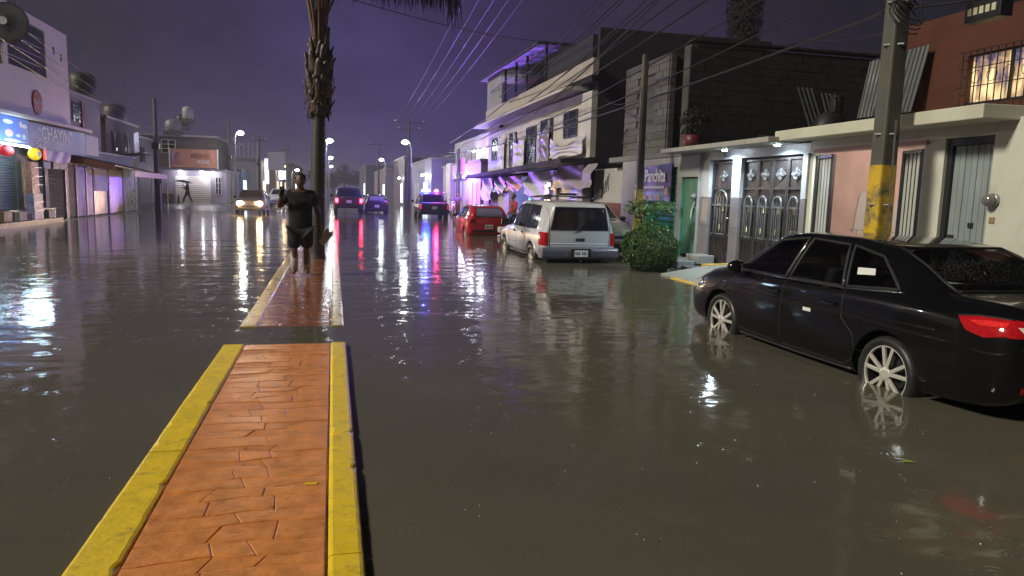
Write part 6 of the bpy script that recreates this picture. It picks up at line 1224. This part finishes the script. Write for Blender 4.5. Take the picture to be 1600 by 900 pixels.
box_house('mauve shop row with warm lit fronts down the street', -12, -6.8, 94, 116, 3.6, m_h1, ((96, 99, .4, 2.3, m_litw), (103, 106, .4, 2.3, m_lit), (110, 113, .4, 2.3, m_litw))); box_house('grey corner house at the end of the left row', -12, -5.8, 118, 150, 5.2, m_h3, ((122, 126, .4, 2.5, m_lit), (134, 138, .4, 2.5, m_litw)))
bb2 = thing('billboard', 'tall pale billboard frame on posts far down the street', 'billboard', (-5.2, 76, 3)); MB().box(-6.2, -4.6, 76, 76.1, 3.2, 5.0).build('board', mat('pale_board', (.4, .37, .4), .5), bb2); MB().bar((-6.1, 76.2, 0), (-6.1, 76.2, 5.2), .08).build('post', m_iron, bb2); MB().bar((-4.7, 76.2, 0), (-4.7, 76.2, 5.0), .08).build('post', m_iron, bb2)
# ================================================================== far right
m_fr = mat('pale_pink_render', (.30, .26, .28), .6, 0, .12, 1); m_led = glow('led_far', (.86, .95, 1), 60)
fr1 = box_house('pale pink two-storey shop with balcony beyond the white house', 8.4, 16, 42, 57, 3.4, m_fr, ((43, 45.5, .2, 2.2, m_pinkmetal), (46, 49.5, .2, 2.3, m_pinkmetal)), '-x')
MB().box(9.3, 16, 42.5, 57, 3.54, 5.3).build('upper_wall', mat('mauve_upper', (.34, .29, .33), .65), fr1); MB().box(8.2, 8.4, 46, 51.5, 2.45, 3.4).build('sign_board', mat('pink_sign', (.50, .36, .40), .5), fr1)
MB().box(8.1, 8.38, 51.5, 53.5, .2, 3.6).build('pale_pillar', mat('cream_pillar', (.55, .52, .42), .6), fr1); MB().box(8.12, 8.2, 46.2, 48.3, 3.0, 3.75).build('poster', mat('pink_poster', (.5, .2, .28), .5, 0, .6, 4), fr1)
mb = MB().bar((8.35, 42.2, 4.2), (8.35, 57, 4.2), .05)
mb.build('balcony_rail', m_iron, fr1)
for i in range(13): MB().bar((8.35, 42.4+1.2*i, 3.4), (8.35, 42.4+1.2*i, 4.2), .04).build('baluster', m_iron, fr1)
box_house('lilac shop with white lit doorway past the pink shop', 7.6, 15, 58, 74, 4.1, mat('lilac_render', (.22, .21, .27), .6, 0, .12, 1), ((60, 63, .2, 2.3, glow('lit_lilac', (.7, .8, 1), 1.2)), (66, 70, .2, 2.3, m_pinkmetal)), '-x')
box_house('dark narrow house far down the street', 7.2, 14, 76, 90, 5.0, m_h2, ((78, 80, .3, 2.3, m_lit), (84, 86, 3, 4.2)), '-x'); box_house('low mauve house far down the street', 6.4, 14, 92, 118, 4.2, m_h1, ((94, 97, .3, 2.3, m_lit), (104, 107, .3, 2.3)), '-x'); box_house('grey house closing the far end of the street', 5.2, 14, 120, 150, 5.5, m_h3, ((124, 128, .3, 2.6, m_lit),), '-x')
def wall_lamp(label, x, y, z, power=60, nx=-1):
    t_ = thing('wall_lamp', label, 'lamp', (x, y, z)); MB().sphere((x+nx*.3, y, z), (.14, .14, .10), 12, 8).build('globe', m_led, t_, smooth=True); MB().bar((x, y, z+.1), (x+nx*.3, y, z+.12), .05).build('bracket', m_iron, t_); light('lamp_light', (x+nx*.55, y, z-.15), (.84, .92, 1), power, t_)
wall_lamp('white lamp on the pink shop upper wall beside the pole', 9.3, 47.5, 4.3, 70); wall_lamp('white lamp at the near corner of the pink shop upper wall', 9.3, 44.2, 4.25, 70); wall_lamp('white lamp under the pink shop balcony', 8.4, 45.6, 2.55, 50); wall_lamp('white lamp over the lit lilac doorway', 7.6, 61.5, 2.9, 60); wall_lamp('white lamp on the near end of the lilac shop', 7.6, 58.6, 2.9, 60); wall_lamp('white lamp on the dark narrow house', 7.2, 79, 2.9, 60)
def street_lamp(label, x, y, z, arm, power, col=(.86, .95, 1), gl=None):
    t_ = thing('street_lamp', label, 'street lamp', (x, y, 0)); MB().tube([(x, y, -.2), (x, y, z-.6), (x+arm*.3, y, z-.05), (x+arm, y, z+.05)], [.06, .045, .03, .025], 8).build('post', m_steel, t_, smooth=True)
    MB().obox((x+arm*1.15, y, z+.05), (.42, .2, .07)).build('head', m_steel, t_, bevel=.03); MB().sphere((x+arm*1.15, y, z-.04), (.24, .2, .16), 12, 8).build('lens', gl or glow('lamp_lens', (.92, 1, .96), 130), t_, smooth=True); light('lamp_light', (x+arm*1.15, y, z-.22), col, power, t_, .12)
m_post = m_steel
street_lamp('street lamp on the median past the palm', -.45, 55, 5.05, .2, 420); street_lamp('farther street lamp on the median', -.45, 85, 5.05, .2, 420); street_lamp('most distant street lamp on the median', -.45, 118, 5.05, .2, 300)
street_lamp('street lamp before the lilac shop', 5.5, 53, 5.05, -.4, 220); street_lamp('street lamp beside the billboard house', -7.1, 58.5, 5.55, .35, 360); street_lamp('street lamp far along the right pavement', 5.8, 84, 5.0, -.4, 220)
street_lamp('orange street lamp far along the left pavement', -6.6, 95, 4.2, .6, 260, (1, .62, .3), glow('sodium_lens', (1, .6, .25), 45)); street_lamp('small white street lamp outside the mauve shop row', -5.2, 100, 3.9, .6, 300)
street_lamp('assumed unseen street lamp added on the pavement before the corner shop', -10.2, 18.0, 7.0, .9, 820, (1, .93, .82))  # lamp out of view, assumed here and added to brighten the left facades
# far end: trees and haze-dimmed mass
rn = random.Random(77)
for k, (x, y, h) in enumerate(((-3.5, 165, 6), (2.5, 170, 7.5), (6.0, 160, 6.5), (10, 168, 8), (-9, 172, 7), (0, 180, 6))):
    t_ = thing('distant_tree', ('round dark tree at the end of the left row', 'tall dark tree closing the street', 'dark tree before the last house', 'broad dark tree behind the last house', 'dark tree behind the left row', 'small dark tree in the middle of the far end')[k], 'tree', (x, y, 0)); MB().tube([(x, y, 0), (x+.2, y, h*.5)], [.25, .15], 7).build('trunk', m_trunk, t_); mb = MB()
    for q in range(6): leaf_cloud(mb, (x+rn.uniform(-1.6, 1.6), y+rn.uniform(-1.5, 1.5), h*.62+rn.uniform(-1.2, 1.5)), (1.5, 1.5, 1.2), 160, .3, rn, .4)
    mb.build('crown', m_leafdark, t_)
# ================================================================== wooden and concrete poles with cables
def round_pole(label, x, y, h, r_=.13, arms=(), lean=0.):
    t_ = thing('utility_pole', label, 'pole', (x, y, 0)); MB().tube([(x, y, -.2), (x+lean*.5, y, h*.5), (x+lean, y, h)], [r_, r_*.85, r_*.65], 12).build('shaft', mat('dark_wood_pole', (.06, .05, .05), .6, 0, .25, 4), t_, smooth=True)
    for z, l in arms:
        a = MB().bar((x-l/2, y, z), (x+l/2, y, z), .09, .11).build('cross_arm', MATS['dark_wood_pole'], t_)
        for s_ in (-.42, 0, .42): MB().lathe([(.03, 0), (.045, .03), (.03, .06), (.045, .09), (.015, .13)], (x+l*s_, y, z+.06), 8).build('insulator', m_white, a)
    MB().box(x-r_-.03, x+r_+.03, y-r_-.03, y+r_+.03, h*.55, h*.55+.35).build('junction_box', m_iron, t_); return t_
p3 = round_pole('dark pole between the low shops and the billboard house', -10.3, 48, 6.6, .17); MB().tube([(-10.08, 47.8, .0), (-10.08, 47.8, 1.6)], .04, 6).build('pale_guard', m_white, p3)
round_pole('dark pole beside the blue fronted shop', -8.1, 63, 6.6, .14); round_pole('dark pole at the pale shop wall', -7.2, 78, 6.6, .14, ((6.2, 1.4),)); round_pole('dark pole by the parked scooter', 8.0, 47.5, 4.4, .14); round_pole('tall pole with cross arm before the lilac shop', 6.6, 66, 7.8, .15, ((7.6, 3.0), (7.0, 2.2))); round_pole('far pole with cross arm on the right pavement', 6.0, 100, 8.0, .15, ((7.6, 2.6),)); round_pole('pole in front of the mauve shop row', -6.0, 104, 7.0, .14, ((6.6, 1.6),))
ncab = [0]
def cable(label, a, c, sag=.4, r_=.012, group=None):
    a, c = Vector(a), Vector(c); pts = [a.lerp(c, i/16)-Vector((0, 0, sag*4*(i/16)*(1-i/16))) for i in range(17)]
    o = MB().tube(pts, r_, 5).build('overhead_cable', m_cable); tag(o, label, 'cable', group)
GR = 'cables along the right side'; GL = 'cables along the left side'
LR = 'dark overhead cable strung along the right side of the street from the concrete pole'; LL = 'dark overhead cable strung along the left side past the low shops'
rn = random.Random(15)
A = (7.5, 8.75); Bp = (7.45, 16.8); Cp = (8.0, 47.5)
for k in range(7):                                    # near pole to the far right poles
    z = 4.3+.62*k; cable(LR, (A[0]+rn.uniform(-.3, .2), A[1], z), (Cp[0]+rn.uniform(-.6, .3), Cp[1], 4.0+.12*k+rn.uniform(-.2, .2)), rn.uniform(.3, .9), .016+.008*(k % 3 == 0), GR)
for k in range(5): cable('dark overhead cable running from above the street to the white house roof', (4.6+.55*k, -3, 7.2+.45*k), (8.2, 30+2.2*k, 4.9+.5*k), rn.uniform(.2, .6), .02, 'cables to the white house')
for k in range(5): cable('overhead cable strung down the right lane to the pole with cross arm', (3.2+.5*k, -2, 8.6+.2*k), (6.6-1.2+.6*k, 66, 7.6), .7, .014, 'cables down the right lane')
for k in range(3): cable('house feed cable from the slim pole to the block house', (7.45, 16.8, 4.7-.25*k), (8.7, 20.5+1.2*k, 3.9+.4*k), .25, .009, 'feed cables of the block house')
for k in range(3): cable('thick black cable from the concrete pole over the cream house', (7.5, 8.75, 4.2+.12*k), (12.5+k, 3.2-1.2*k, 5.2+.3*k), .25, .016, 'cables over the cream house')
cable('thick black cable from the concrete pole to the block house roof', (7.45, 8.8, 4.25), (11.2, 17.2, 5.55), .12, .014); cable('thin cable drooping behind the concrete pole', (7.55, 8.9, 3.95), (10.5, 18, 6.9), .5, .008)
cable('thin cable crossing the street from the palm to the white house', (.1, 16.9, 5.75), (9.5, 29, 7.7), .25, .010)
for k in range(4): cable(LL, (-9.6+.1*k, 14, 6.6+.35*k), (-10.3, 48, 4.6+.35*k), .5, .014, GL)
for k in range(4): cable('sagging cable between the dark poles of the left side', (-10.3, 48, 4.3+.3*k), (-8.1, 63, 5.2+.3*k), .6, .014, 'cables between the left poles')
for k in range(3): cable('sagging cable bundle from the blue shop pole to the mauve row', (-8.1, 63, 5.2+.3*k), (-6.0, 104, 5.6+.3*k), 1.0, .018, 'cables of the far left row')
for k in range(3): cable('cable from the scooter pole on to the far cross arm', (8.0, 47.5, 4.1-.1*k), (6.6-.8*k, 66, 7.0-.9*k), .5, .012, 'cables past the scooter')
for k in range(4):
    a = (-.35+.1*k); 
    o = MB().tube([(7.5+.22*math.cos(t_)+.02*k, 8.6+.16*math.sin(t_), 4.05+.06*k+.24*math.sin(t_*1.0)) for t_ in [a+i*.5 for i in range(12)]], .010, 5).build('coiled_cable', m_cable); tag(o, 'loop of spare black cable tied to the concrete pole', 'cable', 'spare loops on the concrete pole')
# ================================================================== rain: drop craters and bubbles on the water
rn = random.Random(99); mb = MB()
for _ in range(420):
    y = 1.6+26*rn.random()**1.7; x = rn.uniform(-.9*y-2, .95*y+2)
    if -1.1 < x < .2 or (4.4 < x < 6.5 and 4 < y < 9): continue
    r_ = rn.uniform(.002, .006); n = 6; k = len(mb.v)
    for i, (rr3, zz) in enumerate(((1, 0), (.8, .55), (.3, .9))):
        for j in range(n): a = 2*math.pi*j/n; mb.v.append((x+r_*rr3*math.cos(a), y+r_*rr3*math.sin(a), .0005+r_*zz))
    for i in range(2):
        for j in range(n): a, c = k+i*n+j, k+i*n+(j+1) % n; mb.f.append((a, c, c+n, a+n))
    mb.f.append(tuple(k+2*n+j for j in range(n)))
o = stuff(mb.build('rain_bubbles', mat('bubble_film', (.35, .34, .30), .08), smooth=True)); tag(o, 'tiny rain bubbles and splashes dotted over the flood water', 'bubbles')
lf = tag(MB().add([(3.35, 3.55, .004), (3.40, 3.52, .008), (3.46, 3.52, .004), (3.41, 3.56, .009)], [(0, 1, 2, 3)]).build('fallen_leaf', mat('yellow_green_leaf', (.30, .36, .06), .5)), 'single yellow-green leaf floating on the open water', 'leaf')
# ================================================================== wet air
hm = bpy.data.materials.new('haze_air'); hm.use_nodes = True; tt = hm.node_tree; tt.nodes.clear(); oo = tt.nodes.new('ShaderNodeOutputMaterial'); pv = tt.nodes.new('ShaderNodeVolumePrincipled'); pv.inputs['Color'].default_value = (.80, .80, .86, 1); pv.inputs['Density'].default_value = .0014; pv.inputs['Anisotropy'].default_value = .35; tt.links.new(pv.outputs[0], oo.inputs['Volume'])
hz = MB().box(-70, 70, -45, 430, -1.6, 13.5).build('haze', hm); stuff(hz); tag(hz, 'thin rainy night haze filling the street', 'haze')
